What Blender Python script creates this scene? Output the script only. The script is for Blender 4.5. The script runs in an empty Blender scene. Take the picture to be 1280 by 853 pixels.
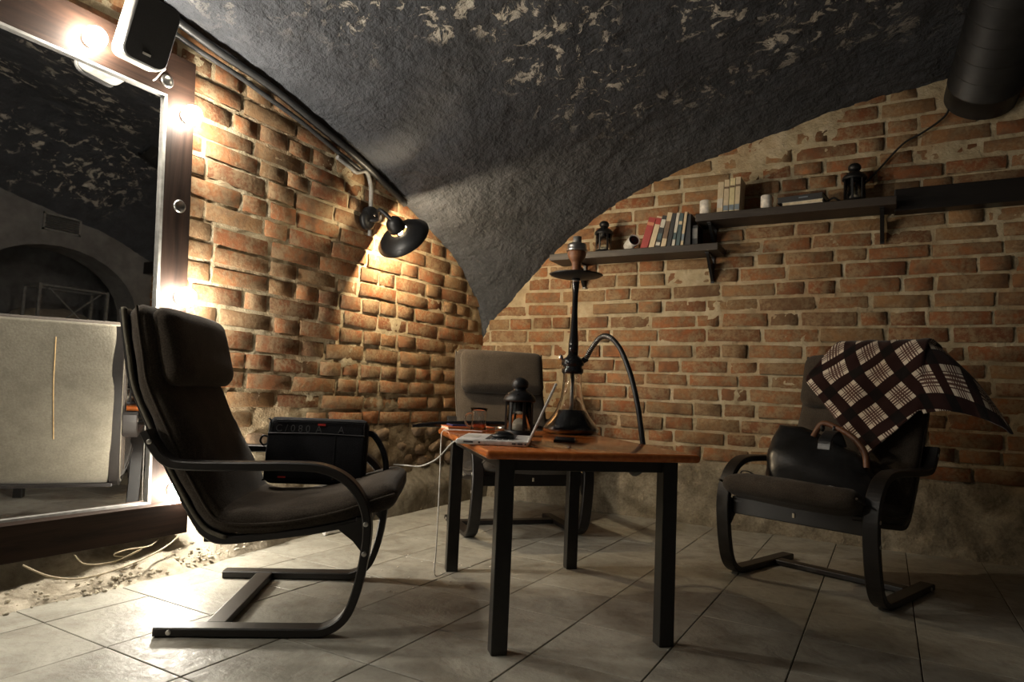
import bpy, bmesh, math, random
from mathutils import Vector, Matrix, noise, Quaternion

sc = bpy.context.scene
COL = sc.collection
random.seed(7)

# ------------------------------------------------------------------ camera
YAW, PITCH, ROLL = (math.radians(a) for a in (29.5, 4.45, 2.5))
CAM_Z = 0.77
fw = Vector((-math.sin(YAW)*math.cos(PITCH), math.cos(YAW)*math.cos(PITCH), math.sin(PITCH)))
r0 = Vector((math.cos(YAW), math.sin(YAW), 0)); u0 = r0.cross(fw)
rt = math.cos(ROLL)*r0 + math.sin(ROLL)*u0
up = -math.sin(ROLL)*r0 + math.cos(ROLL)*u0
cd = bpy.data.cameras.new('camera'); cam = bpy.data.objects.new('camera', cd); COL.objects.link(cam)
cd.sensor_fit = 'HORIZONTAL'; cd.sensor_width = 36.0; cd.lens = 830/1280*36.0
cd.clip_start = 0.02
m = Matrix.Identity(4)
for i in range(3):
    m[i][0] = rt[i]; m[i][1] = up[i]; m[i][2] = -fw[i]
m[0][3], m[1][3], m[2][3] = 0, 0, CAM_Z
cam.matrix_world = m
sc.camera = cam

# ------------------------------------------------------------------ world, exposure
w = bpy.data.worlds.new('world'); sc.world = w; w.use_nodes = True
w.node_tree.nodes['Background'].inputs[0].default_value = (0.01, 0.01, 0.012, 1)
w.node_tree.nodes['Background'].inputs[1].default_value = 0.3
sc.view_settings.view_transform = 'Standard'
sc.view_settings.look = 'None'
sc.view_settings.gamma = 1.0
sc.view_settings.use_curve_mapping = False
sc.view_settings.exposure = 0.0
sc.cycles.sample_clamp_indirect = 8.0
BULB_W = 430.0          # radiance of the mirror bulbs
BULB_C = (1.0, 0.92, 0.78)
SCONCE_W = 38.0         # watts of the wall lamp
SCONCE_C = (1.0, 0.80, 0.52)

# ------------------------------------------------------------------ node helpers
def new_mat(name):
    mt = bpy.data.materials.new(name); mt.use_nodes = True
    nt = mt.node_tree; b = nt.nodes['Principled BSDF']
    return mt, nt, b
def nd(nt, t, **kw):
    n = nt.nodes.new(t)
    for k, v in kw.items():
        if k.startswith('i_'):
            n.inputs[k[2:].replace('_', ' ')].default_value = v
        else:
            setattr(n, k, v)
    return n
def c4(c): return (c[0], c[1], c[2], 1)
def ramp(nt, fac, stops, interp='LINEAR'):
    r = nt.nodes.new('ShaderNodeValToRGB'); e = r.color_ramp; e.interpolation = interp
    while len(e.elements) < len(stops): e.elements.new(0.5)
    for el, (p, c) in zip(e.elements, stops):
        el.position = p; el.color = c4(c)
    nt.links.new(fac, r.inputs[0]); return r.outputs[0]
def mixc(nt, fac, a, b, mode='MIX'):
    n = nt.nodes.new('ShaderNodeMix'); n.data_type = 'RGBA'; n.blend_type = mode
    if isinstance(fac, (int, float)): n.inputs[0].default_value = fac
    else: nt.links.new(fac, n.inputs[0])
    for s, v in ((6, a), (7, b)):
        if isinstance(v, tuple): n.inputs[s].default_value = c4(v)
        else: nt.links.new(v, n.inputs[s])
    return n.outputs[2]
def math_(nt, op, a, b=None, c=None, clamp=False):
    n = nt.nodes.new('ShaderNodeMath'); n.operation = op; n.use_clamp = clamp
    for i, v in enumerate((a, b, c)):
        if v is None: continue
        if isinstance(v, (int, float)): n.inputs[i].default_value = v
        else: nt.links.new(v, n.inputs[i])
    return n.outputs[0]
def mapr(nt, v, a, b, c=0.0, d=1.0):
    n = nt.nodes.new('ShaderNodeMapRange'); n.interpolation_type = 'SMOOTHSTEP'
    nt.links.new(v, n.inputs[0])
    for i, x in enumerate((a, b, c, d)): n.inputs[i+1].default_value = x
    return n.outputs[0]
def noise_(nt, vec, scale, detail=4, rough=0.55, dist=0.0):
    n = nt.nodes.new('ShaderNodeTexNoise'); n.inputs['Scale'].default_value = scale
    n.inputs['Detail'].default_value = detail; n.inputs['Roughness'].default_value = rough
    n.inputs['Distortion'].default_value = dist
    nt.links.new(vec, n.inputs['Vector']); return n.outputs[0]
def world_pos(nt):
    return nt.nodes.new('ShaderNodeNewGeometry').outputs['Position']
def obj_pos(nt):
    return nt.nodes.new('ShaderNodeTexCoord').outputs['Object']
def bump(nt, b, h, strength=0.4, dist=0.01):
    n = nt.nodes.new('ShaderNodeBump'); n.inputs['Strength'].default_value = strength
    n.inputs['Distance'].default_value = dist
    nt.links.new(h, n.inputs['Height']); nt.links.new(n.outputs[0], b.inputs['Normal'])

def simple(name, col, rough=0.6, metal=0.0, nscale=40, var=0.25, bmp=0.15, bdist=0.002, spec=0.5):
    """plain coloured material with a little procedural mottling and relief"""
    mt, nt, b = new_mat(name)
    p = obj_pos(nt); f = noise_(nt, p, nscale)
    dark = tuple(x*(1-var) for x in col); lite = tuple(min(1, x*(1+var)) for x in col)
    nt.links.new(ramp(nt, f, [(0.3, dark), (0.7, lite)]), b.inputs['Base Color'])
    b.inputs['Roughness'].default_value = rough; b.inputs['Metallic'].default_value = metal
    b.inputs['Specular IOR Level'].default_value = spec
    if bmp: bump(nt, b, f, bmp, bdist)
    return mt
def emit(name, col, s):
    mt, nt, b = new_mat(name)
    b.inputs['Base Color'].default_value = c4(col)
    b.inputs['Emission Color'].default_value = c4(col); b.inputs['Emission Strength'].default_value = s
    return mt
def glass(name, col=(1, 1, 1), rough=0.0, ior=1.45):
    mt, nt, b = new_mat(name)
    b.inputs['Base Color'].default_value = c4(col); b.inputs['Transmission Weight'].default_value = 1
    b.inputs['Roughness'].default_value = rough; b.inputs['IOR'].default_value = ior
    return mt

# ------------------------------------------------------------------ materials
def brick_mat():
    mt, nt, b = new_mat('old_brick')
    oi = nt.nodes.new('ShaderNodeObjectInfo'); p = world_pos(nt)
    base = ramp(nt, oi.outputs['Random'], [(0.0, (.36, .13, .055)), (.2, (.42, .19, .085)), (.38, (.25, .10, .05)),
                (.52, (.36, .21, .10)), (.66, (.32, .115, .05)), (.80, (.22, .14, .08)), (.9, (.40, .24, .12)), (1, (.45, .18, .075))])
    n1 = noise_(nt, p, 14, 5, .65); n2 = noise_(nt, p, 60, 4, .7); n3 = noise_(nt, p, 5, 4, .6)
    base = mixc(nt, mapr(nt, n1, .35, .7), base, (.17, .10, .06), 'MIX')
    sm = math_(nt, 'MULTIPLY', mapr(nt, n3, .30, .54), mapr(nt, math_(nt, 'ADD', math_(nt, 'MULTIPLY', n2, .5), math_(nt, 'MULTIPLY', n1, .5)), .42, .58))
    base = mixc(nt, math_(nt, 'MULTIPLY', sm, .68), base, (.46, .34, .20))
    base = mixc(nt, 1.0, base, (.74, .72, .70), 'MULTIPLY')
    nt.links.new(base, b.inputs['Base Color']); b.inputs['Roughness'].default_value = .92
    b.inputs['Specular IOR Level'].default_value = .2
    h = math_(nt, 'ADD', math_(nt, 'MULTIPLY', n1, .6), math_(nt, 'MULTIPLY', n2, .5))
    bump(nt, b, h, .8, .008)
    return mt
def mortar_mat():
    mt, nt, b = new_mat('lime_mortar')
    p = world_pos(nt)
    sx = nt.nodes.new('ShaderNodeSeparateXYZ'); nt.links.new(p, sx.inputs[0])
    n1 = noise_(nt, p, 9, 6, .65); n2 = noise_(nt, p, 70, 4, .7); n3 = noise_(nt, p, 2.2, 4, .6)
    c = ramp(nt, n1, [(.25, (.25, .19, .115)), (.5, (.46, .38, .25)), (.75, (.60, .52, .38))])
    c = mixc(nt, math_(nt, 'MULTIPLY', mapr(nt, n3, .45, .65), .45), c, (.42, .25, .13))
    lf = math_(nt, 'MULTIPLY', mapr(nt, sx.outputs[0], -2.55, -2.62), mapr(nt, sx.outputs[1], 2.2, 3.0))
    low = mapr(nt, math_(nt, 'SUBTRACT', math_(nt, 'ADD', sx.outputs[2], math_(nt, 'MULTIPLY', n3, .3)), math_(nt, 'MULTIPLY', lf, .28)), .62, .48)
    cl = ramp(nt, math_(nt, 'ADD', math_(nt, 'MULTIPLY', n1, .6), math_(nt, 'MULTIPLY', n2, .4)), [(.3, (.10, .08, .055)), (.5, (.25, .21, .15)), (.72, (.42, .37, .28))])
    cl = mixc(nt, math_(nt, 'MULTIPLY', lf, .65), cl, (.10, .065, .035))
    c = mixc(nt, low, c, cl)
    nt.links.new(c, b.inputs['Base Color']); b.inputs['Roughness'].default_value = .95
    b.inputs['Specular IOR Level'].default_value = .15
    h = math_(nt, 'ADD', n1, math_(nt, 'MULTIPLY', n2, .5))
    bump(nt, b, h, 1.0, .015)
    return mt
def ceiling_mat():
    mt, nt, b = new_mat('charcoal_plaster')
    p = world_pos(nt)
    sx = nt.nodes.new('ShaderNodeSeparateXYZ'); nt.links.new(p, sx.inputs[0])
    n1 = noise_(nt, p, 7, 6, .65); n2 = noise_(nt, p, 34, 5, .65); n3 = noise_(nt, p, 1.7, 3, .55); n4 = noise_(nt, p, 10, 7, .7, .6)
    c = ramp(nt, n1, [(.3, (.040, .043, .050)), (.7, (.072, .076, .086))])
    crown = mapr(nt, sx.outputs[2], 2.28, 2.50)
    crown = math_(nt, 'MULTIPLY', crown, mapr(nt, sx.outputs[1], 4.0, 3.4))
    fl = math_(nt, 'MULTIPLY', math_(nt, 'MULTIPLY', mapr(nt, n3, .44, .56), mapr(nt, n4, .54, .585)), crown)
    c = mixc(nt, fl, c, (.56, .52, .45))
    nt.links.new(c, b.inputs['Base Color']); b.inputs['Roughness'].default_value = .8
    b.inputs['Specular IOR Level'].default_value = .35
    h = math_(nt, 'ADD', math_(nt, 'MULTIPLY', n1, 1.2), math_(nt, 'MULTIPLY', n2, .6))
    h = math_(nt, 'SUBTRACT', h, math_(nt, 'MULTIPLY', fl, .25))
    bump(nt, b, h, 1.0, .03)
    return mt
def tile_mat():
    mt, nt, b = new_mat('slate_tile')
    p = world_pos(nt); oi = nt.nodes.new('ShaderNodeObjectInfo')
    mp = nt.nodes.new('ShaderNodeVectorMath'); mp.operation = 'ADD'
    cx = nt.nodes.new('ShaderNodeCombineXYZ'); nt.links.new(math_(nt, 'MULTIPLY', oi.outputs['Random'], 40), cx.inputs[2])
    nt.links.new(p, mp.inputs[0]); nt.links.new(cx.outputs[0], mp.inputs[1]); q = mp.outputs[0]
    n1 = noise_(nt, q, 5, 5, .6, .8); n2 = noise_(nt, q, 26, 5, .65); n3 = noise_(nt, q, 90, 3, .6)
    c = ramp(nt, n1, [(.25, (.20, .185, .15)), (.5, (.32, .305, .26)), (.75, (.42, .405, .35))])
    c = mixc(nt, math_(nt, 'MULTIPLY', mapr(nt, n2, .5, .7), .35), c, (.21, .17, .12))
    nt.links.new(c, b.inputs['Base Color'])
    nt.links.new(mapr(nt, n2, .2, .8, .38, .62), b.inputs['Roughness'])
    h = math_(nt, 'ADD', n1, math_(nt, 'ADD', math_(nt, 'MULTIPLY', n2, .5), math_(nt, 'MULTIPLY', n3, .1)))
    bump(nt, b, h, .6, .010)
    return mt
def wood_mat(name, c1, c2, rough, scale=6, axis=0, bmp=.15, spec=.5):
    mt, nt, b = new_mat(name); p = obj_pos(nt)
    mp = nt.nodes.new('ShaderNodeMapping'); s = [scale*5]*3; s[axis] = scale*.35
    mp.inputs['Scale'].default_value = s; nt.links.new(p, mp.inputs[0])
    n1 = noise_(nt, mp.outputs[0], 1.0, 6, .6, 1.2)
    nt.links.new(ramp(nt, n1, [(.3, c1), (.7, c2)]), b.inputs['Base Color'])
    b.inputs['Roughness'].default_value = rough; b.inputs['Specular IOR Level'].default_value = spec
    bump(nt, b, n1, bmp, .003)
    return mt
def fabric_mat(name, c1, c2, scale=220):
    mt, nt, b = new_mat(name); p = obj_pos(nt)
    n1 = noise_(nt, p, scale, 3, .6); n2 = noise_(nt, p, 9, 4, .6)
    c = ramp(nt, n1, [(.3, c1), (.7, c2)])
    c = mixc(nt, math_(nt, 'MULTIPLY', mapr(nt, n2, .4, .7), .35), c, tuple(x*.55 for x in c1))
    nt.links.new(c, b.inputs['Base Color']); b.inputs['Roughness'].default_value = .95
    b.inputs['Specular IOR Level'].default_value = .06
    b.inputs['Sheen Weight'].default_value = .1
    bump(nt, b, math_(nt, 'ADD', n1, math_(nt, 'MULTIPLY', n2, 1.5)), .35, .003)
    return mt
def plaid_mat():
    mt, nt, b = new_mat('plaid_wool')
    uv = nt.nodes.new('ShaderNodeUVMap').outputs[0]
    sx = nt.nodes.new('ShaderNodeSeparateXYZ'); nt.links.new(uv, sx.inputs[0])
    P = .145
    def axis(o):
        f = math_(nt, 'FRACT', math_(nt, 'DIVIDE', math_(nt, 'ADD', o, 5.0), P))
        band = math_(nt, 'GREATER_THAN', f, .64)
        mid = math_(nt, 'MULTIPLY', math_(nt, 'GREATER_THAN', f, .15), math_(nt, 'LESS_THAN', f, .50))
        st = math_(nt, 'GREATER_THAN', math_(nt, 'FRACT', math_(nt, 'MULTIPLY', f, 11.5)), .42)
        return band, math_(nt, 'MULTIPLY', mid, st)
    bu, su = axis(sx.outputs[0]); bv, sv = axis(sx.outputs[1])
    stripes = math_(nt, 'MAXIMUM', su, sv); either = math_(nt, 'MAXIMUM', bu, bv); both = math_(nt, 'MULTIPLY', bu, bv)
    c = mixc(nt, math_(nt, 'MULTIPLY', stripes, .93), (.66, .58, .48), (.07, .02, .016))
    c = mixc(nt, either, c, (.024, .009, .008)); c = mixc(nt, both, c, (.008, .006, .006))
    nt.links.new(c, b.inputs['Base Color']); b.inputs['Roughness'].default_value = .95
    b.inputs['Sheen Weight'].default_value = .2; b.inputs['Specular IOR Level'].default_value = .1
    bump(nt, b, noise_(nt, obj_pos(nt), 260, 3), .4, .003)
    return mt

M = {}
M['brick'] = brick_mat(); M['mortar'] = mortar_mat(); M['ceil'] = ceiling_mat(); M['tile'] = tile_mat()
M['grout'] = simple('grout', (.012, .010, .008), .95, bmp=.4)
M['plaster'] = simple('grey_plaster', (.16, .155, .15), .9, nscale=8, bmp=.6, bdist=.02)
M['rubble'] = simple('crumbled_plaster', (.46, .41, .32), .95, nscale=38, var=.5, bmp=.8, bdist=.008)
mt, nt, b = new_mat('dirty_plinth'); p = world_pos(nt); sx = nt.nodes.new('ShaderNodeSeparateXYZ'); nt.links.new(p, sx.inputs[0])
f1 = noise_(nt, p, 16, 6, .65); f2 = noise_(nt, p, 60, 4, .6)
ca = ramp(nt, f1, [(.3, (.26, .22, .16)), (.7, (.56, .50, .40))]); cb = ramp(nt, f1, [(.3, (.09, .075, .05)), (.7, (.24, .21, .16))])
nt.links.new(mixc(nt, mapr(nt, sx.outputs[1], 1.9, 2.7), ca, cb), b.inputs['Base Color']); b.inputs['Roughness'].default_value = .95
bump(nt, b, math_(nt, 'ADD', f1, math_(nt, 'MULTIPLY', f2, .4)), .8, .012); M['plinth'] = mt
M['stone'] = simple('rubble_stone', (.15, .10, .06), .95, nscale=14, var=.5, bmp=.9, bdist=.02)
M['black_wood'] = wood_mat('black_brown_wood', (.008, .0065, .006), (.014, .011, .010), .42, 6, 0, .08)
M['table_black'] = simple('black_lacquer', (.010, .009, .008), .35, nscale=60, bmp=.08)
M['table_top'] = wood_mat('orange_varnished_wood', (.40, .095, .018), (.60, .19, .045), .14, 5, 1, .05)
M['shelf_wood'] = wood_mat('dark_stained_board', (.022, .016, .012), (.05, .038, .03), .55, 5, 0, .3)
M['frame_wood'] = wood_mat('old_mirror_frame_wood', (.008, .005, .004), (.030, .017, .012), .6, 5, 2, .35, .12)
M['frame_wood_h'] = wood_mat('old_mirror_frame_board', (.008, .005, .004), (.034, .018, .012), .6, 5, 1, .35, .12)
M['cushion'] = fabric_mat('dark_brown_canvas', (.034, .027, .021), (.075, .060, .047))
M['lining'] = fabric_mat('beige_lining', (.135, .122, .095), (.18, .163, .128), 120)
M['seam'] = simple('tan_seam', (.42, .28, .13), .9)
M['beige_cloth'] = fabric_mat('beige_cloth', (.36, .31, .24), (.45, .39, .31), 90)
M['nylon'] = fabric_mat('black_nylon', (.013, .013, .015), (.028, .028, .032), 300)
M['leather'] = simple('black_leather', (.010, .010, .011), .32, nscale=90, bmp=.3, bdist=.002)
M['tan'] = simple('tan_leather', (.13, .05, .02), .5, nscale=60)
M['red'] = simple('red_trim', (.55, .03, .02), .6)
M['steel'] = simple('steel', (.62, .60, .57), .28, 1.0, bmp=.03)
M['chrome'] = simple('polished_chrome', (.75, .73, .70), .12, 1.0, bmp=0)
M['black_metal'] = simple('black_metal', (.012, .012, .013), .42, 0.2, nscale=80, bmp=.1)
M['black_gloss'] = simple('black_gloss', (.008, .008, .009), .14, 0, bmp=0)
M['black_plastic'] = simple('black_plastic', (.012, .012, .013), .45, bmp=.06)
M['grille'] = simple('speaker_cloth', (.022, .021, .020), .75, nscale=500, var=.5, bmp=.5)
M['grey_plastic'] = simple('light_grey_plastic', (.52, .50, .46), .45, bmp=.05)
M['white_plastic'] = simple('white_plastic', (.66, .64, .60), .4, bmp=.03)
M['grey_conduit'] = simple('grey_conduit', (.20, .195, .185), .5, bmp=.1)
M['dark_conduit'] = simple('dark_conduit', (.03, .03, .03), .45, bmp=.1)
M['silver'] = simple('silver_laptop', (.72, .71, .69), .38, .1, bmp=.02)
M['keys'] = simple('dark_keys', (.05, .05, .055), .5, bmp=0)
M['screen'] = simple('dark_screen', (.01, .01, .012), .1, bmp=0)
M['clay'] = wood_mat('brown_clay', (.22, .085, .035), (.34, .15, .07), .45, 10, 0, .1)
M['wax'] = simple('white_wax', (.72, .68, .62), .5, bmp=.05)
M['white_inner'] = simple('white_enamel', (.8, .78, .72), .4, bmp=0)
M['glass'] = glass('clear_glass')
M['thin_glass'] = glass('lantern_glass', (.9, .9, .88), .05)
M['water'] = simple('dark_water', (.004, .003, .003), .05, bmp=0)
M['tea'] = glass('amber_tea', (.75, .22, .06), 0, 1.33)
M['duct'] = simple('dark_duct', (.030, .028, .026), .5, .3, nscale=14, bmp=.15)
M['orange'] = simple('orange_cover', (.62, .16, .05), .5, bmp=.03)
M['bluedark'] = simple('blue_glass_phone', (.06, .07, .20), .15, bmp=0)
M['paper'] = simple('page_edge', (.60, .52, .38), .8, bmp=.1)
M['cable_white'] = simple('white_cable', (.70, .68, .63), .5, bmp=0)
M['cable_tan'] = simple('tan_cable', (.40, .33, .22), .6, bmp=0)
M['cable_black'] = simple('black_cable', (.012, .012, .012), .6, bmp=0)
M['bulb'] = emit('lit_bulb', BULB_C, BULB_W)
M['sconce_bulb'] = emit('lit_sconce_bulb', SCONCE_C, 60)
M['plaid'] = plaid_mat()
mt, nt, b = new_mat('silvered_mirror')
b.inputs['Base Color'].default_value = (.84, .85, .86, 1); b.inputs['Metallic'].default_value = 1; b.inputs['Roughness'].default_value = .015
M['mirror'] = mt

# ------------------------------------------------------------------ geometry helpers
def catmull(pts, k=6, closed=False):
    pts = [Vector(p) for p in pts]; out = []; n = len(pts)
    for i in range(n if closed else n-1):
        if closed: p0, p1, p2, p3 = pts[i-1], pts[i], pts[(i+1) % n], pts[(i+2) % n]
        else: p0, p1, p2, p3 = pts[max(i-1, 0)], pts[i], pts[i+1], pts[min(i+2, n-1)]
        for j in range(k):
            t = j/k
            out.append(.5*((2*p1)+(p2-p0)*t+(2*p0-5*p1+4*p2-p3)*t*t+(3*p1-p0-3*p2+p3)*t**3))
    if not closed: out.append(pts[-1])
    return out

class MB:
    def __init__(s): s.v = []; s.f = []; s.smooth = []
    def add(s, V, F, smooth=False):
        o = len(s.v); s.v += [Vector(v) for v in V]
        s.f += [tuple(i+o for i in f) for f in F]; s.smooth += [smooth]*len(F)
        return s
    def box(s, c, size, rot=None, bev=0.0, seg=2):
        bm = bmesh.new(); bmesh.ops.create_cube(bm, size=1)
        for v in bm.verts: v.co = Vector((v.co[i]*size[i] for i in range(3)))
        if bev: bmesh.ops.bevel(bm, geom=bm.edges[:], offset=bev, segments=seg, affect='EDGES', profile=.5)
        R = rot.to_matrix() if hasattr(rot, 'to_matrix') else (rot or Matrix.Identity(3))
        bm.verts.ensure_lookup_table()
        for i, v in enumerate(bm.verts): v.index = i
        s.add([R @ v.co + Vector(c) for v in bm.verts], [[v.index for v in f.verts] for f in bm.faces], bool(bev) and seg > 2)
        bm.free(); return s
    def tube(s, pts, r, n=8, cap=True):
        pts = [Vector(p) for p in pts]; V = []; F = []; N = len(pts)
        rr = r if isinstance(r, (list, tuple)) else [r]*N
        t = (pts[1]-pts[0]).normalized()
        a = t.orthogonal().normalized()
        for i, p in enumerate(pts):
            t2 = (pts[min(i+1, N-1)]-pts[max(i-1, 0)])
            t2 = t2.normalized() if t2.length > 1e-9 else t
            a = (t.rotation_difference(t2)) @ a; t = t2
            bb = t.cross(a)
            for j in range(n):
                an = 2*math.pi*j/n; V.append(p+rr[i]*(math.cos(an)*a+math.sin(an)*bb))
        for i in range(N-1):
            for j in range(n):
                k = (j+1) % n; F.append((i*n+j, i*n+k, (i+1)*n+k, (i+1)*n+j))
        s.add(V, F, True)
        if cap: s.add(V[:n], [tuple(reversed(range(n)))]); s.add(V[-n:], [tuple(range(n))])
        return s
    def lathe(s, prof, n=28, c=(0, 0, 0), q=None, cap=False, smooth=True):
        V = []; F = []
        for (r, z) in prof:
            for j in range(n):
                an = 2*math.pi*j/n; v = Vector((r*math.cos(an), r*math.sin(an), z))
                if q: v = q @ v
                V.append(v+Vector(c))
        for i in range(len(prof)-1):
            for j in range(n):
                k = (j+1) % n; F.append((i*n+j, i*n+k, (i+1)*n+k, (i+1)*n+j))
        if cap: F.append(tuple(reversed(range(n)))); F.append(tuple(range((len(prof)-1)*n, len(prof)*n)))
        return s.add(V, F, smooth)
    def ribbon(s, path, th, y0, y1, bev=0.0):
        """flat strip following a path of (s, z), th thick, from y0 to y1"""
        P = [Vector((p[0], p[1])) for p in path]; N = len(P); ring = []
        for i in range(N):
            t = (P[min(i+1, N-1)]-P[max(i-1, 0)]).normalized(); n = Vector((-t.y, t.x))
            a = P[i]+n*th/2; bq = P[i]-n*th/2
            e = min(bev, th*.4)
            ring.append([(a.x, y0+e, a.y), (a.x, y1-e, a.y), (a.x-n.x*e, y1, a.y-n.y*e), (bq.x+n.x*e, y1, bq.y+n.y*e),
                         (bq.x, y1-e, bq.y), (bq.x, y0+e, bq.y), (bq.x+n.x*e, y0, bq.y+n.y*e), (a.x-n.x*e, y0, a.y-n.y*e)])
        V = [v for r in ring for v in r]; F = []
        for i in range(N-1):
            for j in range(8):
                k = (j+1) % 8; F.append((i*8+j, i*8+k, (i+1)*8+k, (i+1)*8+j))
        F.append(tuple(reversed(range(8)))); F.append(tuple(range((N-1)*8, N*8)))
        return s.add(V, F)
    def pad(s, path, th, hw, n=28, e=.35, wr=0.0, seed=0, taper=.5, crown=0.0):
        """stuffed cushion: superellipse section swept along a path of (s, z)"""
        P = [Vector((p[0], p[1])) for p in path]; N = len(P); V = []; F = []
        acc = [0]
        for i in range(1, N): acc.append(acc[-1]+(P[i]-P[i-1]).length)
        L = acc[-1]; ends = th*.55
        for i in range(N):
            t = (P[min(i+1, N-1)]-P[max(i-1, 0)]).normalized(); nn = Vector((-t.y, t.x))
            d = min(acc[i], L-acc[i]); k = 1 if d > ends else max(.02, math.sqrt(max(0, 1-(1-d/ends)**2)))
            hy = hw-(1-k)*th*.45
            for j in range(n):
                an = 2*math.pi*j/n; ca, sa = math.cos(an), math.sin(an)
                y = hy*math.copysign(abs(ca)**e, ca); h = th/2*k*math.copysign(abs(sa)**.8, sa)
                if crown: h *= 1+crown*(1-(y/hw)**2)
                q = P[i]+nn*h
                v = Vector((q.x, y, q.y))
                if wr:
                    dn = noise.noise(Vector((q.x*7+seed, y*9, q.y*7)))+.5*noise.noise(Vector((q.x*18+seed, y*20, q.y*18)))
                    v += Vector((nn.x, 0, nn.y))*dn*wr*k
                V.append(v)
        for i in range(N-1):
            for j in range(n):
                k = (j+1) % n; F.append((i*n+j, i*n+k, (i+1)*n+k, (i+1)*n+j))
        F.append(tuple(reversed(range(n)))); F.append(tuple(range((N-1)*n, N*n)))
        return s.add(V, F, True)
    def blob(s, c, half, e=.5, n=20, m_=14, rot=None, wr=0, seed=0):
        V = []; F = []
        R = rot.to_matrix() if hasattr(rot, 'to_matrix') else (rot or Matrix.Identity(3))
        sg = lambda x, p: math.copysign(abs(x)**p, x)
        for i in range(m_+1):
            ph = -math.pi/2+math.pi*i/m_
            for j in range(n):
                th = 2*math.pi*j/n
                v = Vector((half[0]*sg(math.cos(ph), e)*sg(math.cos(th), e), half[1]*sg(math.cos(ph), e)*sg(math.sin(th), e), half[2]*sg(math.sin(ph), e)))
                if wr: v *= 1+wr*noise.noise(v*9+Vector((seed, 0, 0)))
                V.append(R @ v + Vector(c))
        for i in range(m_):
            for j in range(n):
                k = (j+1) % n; F.append((i*n+j, i*n+k, (i+1)*n+k, (i+1)*n+j))
        return s.add(V, F, True)
    def xf(s, mat):
        s.v = [mat @ v for v in s.v]; return s
    def build(s, name, mat, parent=None):
        me = bpy.data.meshes.new(name); me.from_pydata([tuple(v) for v in s.v], [], s.f)
        me.polygons.foreach_set('use_smooth', s.smooth)
        me.materials.append(mat); me.update()
        bm = bmesh.new(); bm.from_mesh(me); bmesh.ops.recalc_face_normals(bm, faces=bm.faces[:]); bm.to_mesh(me); bm.free()
        return put(name, me, parent)
def put(name, me, parent=None):
    o = bpy.data.objects.new(name, me); COL.objects.link(o)
    if parent: o.parent = parent
    return o
def empty(name, loc=(0, 0, 0), rz=0.0):
    o = bpy.data.objects.new(name, None); COL.objects.link(o)
    o.location = loc; o.rotation_euler = (0, 0, rz); o.empty_display_size = .05
    return o
def tag(o, label, cat, group=None, kind=None):
    o['label'] = label; o['category'] = cat
    if group: o['group'] = group
    if kind: o['kind'] = kind
    return o
def struct(o, label=None):
    o['kind'] = 'structure'
    if label: o['label'] = label
    return o
def copy_tree(o, parent=None):
    c = o.copy(); COL.objects.link(c); c.parent = parent
    for ch in list(o.children): copy_tree(ch, c)
    return c
def circ(r, z): return (r, z)
def rotm(x=0, y=0, z=0):
    return (Matrix.Rotation(z, 3, 'Z') @ Matrix.Rotation(y, 3, 'Y') @ Matrix.Rotation(x, 3, 'X'))
def interp(tab, x):
    if x <= tab[0][0]: return tab[0][1]
    for (a, b_), (c, d) in zip(tab, tab[1:]):
        if x <= c: return b_+(d-b_)*(x-a)/(c-a)
    return tab[-1][1]
R_ = math.radians

# ================================================================== the room
WX, WY = -2.68, 4.28           # left wall plane, back wall plane
RX, FY = 1.70, -2.35           # right wall, wall behind the camera
ZC = 1.16                      # height where the vault springs in the corner
_l = [(1.437, 2.385), (1.688, 2.335), (2.17, 2.27), (2.557, 2.185), (2.884, 2.105), (3.227, 1.987), (3.531, 1.881), (3.824, 1.779), (4.042, 1.645), (4.224, 1.463), (4.331, 1.291), (4.363, 1.16)]
LT = [(y*.9853, .77+(z-.77)*.9853) for y, z in _l]
LT = [(0.9, 2.42)] + LT
LT = [(1.8-y, z) for y, z in reversed(LT[1:])] + LT
LT[-1] = (4.285, ZC)
BT = [(-2.685, ZC), (-2.668, 1.193), (-2.604, 1.314), (-2.437, 1.462), (-2.244, 1.664), (-2.057, 1.83), (-1.814, 2.008), (-1.581, 2.134), (-1.09, 2.323),
      (-.692, 2.425), (-.371, 2.5), (-.072, 2.571), (.168, 2.606), (.32, 2.636), (.64, 2.66), (1.0, 2.56), (1.4, 2.30), (1.7, 2.0), (1.8, 1.9)]
def smooth_tab(tab):
    pts = catmull([(a, b_, 0) for a, b_ in tab], 5); return [(p.x, p.y) for p in pts]
LT, BT = smooth_tab(LT), smooth_tab(BT)
def vault(x, y):
    l = max(0, interp(LT, y)-ZC) if y < 4.285 else 0
    bb = max(0, interp(BT, x)-ZC) if x > -2.685 else 0
    return ZC+math.sqrt(l*l+bb*bb)

# ---- ceiling: one continuous sail vault of lumpy painted plaster
def spaced(a, b_, n, dense):
    """positions between a and b_, closer together near 'dense' end"""
    out = []
    for i in range(n+1):
        t = i/n; out.append(a+(b_-a)*(t**1.6 if dense == 'a' else 1-(1-t)**1.6))
    return out
xs = spaced(-2.80, RX+.1, 230, 'a'); ys = spaced(FY-.1, 4.40, 270, 'b')
V = []; F = []
for y in ys:
    for x in xs:
        z = vault(x, y)
        p = Vector((x, y, z))
        d = .018*noise.noise(p*2.6)+.014*(abs(noise.noise(p*6.5))-.2)+.011*(abs(noise.noise(p*15))-.2)+.005*noise.noise(p*32)
        V.append((x, y, z+d))
nx = len(xs)
for j in range(len(ys)-1):
    for i in range(nx-1): F.append((j*nx+i, j*nx+i+1, (j+1)*nx+i+1, (j+1)*nx+i))
ceiling = MB().add(V, F, True).build('ceiling', M['ceil'])
struct(ceiling, 'charcoal painted vaulted plaster ceiling with flaking patches')

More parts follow.
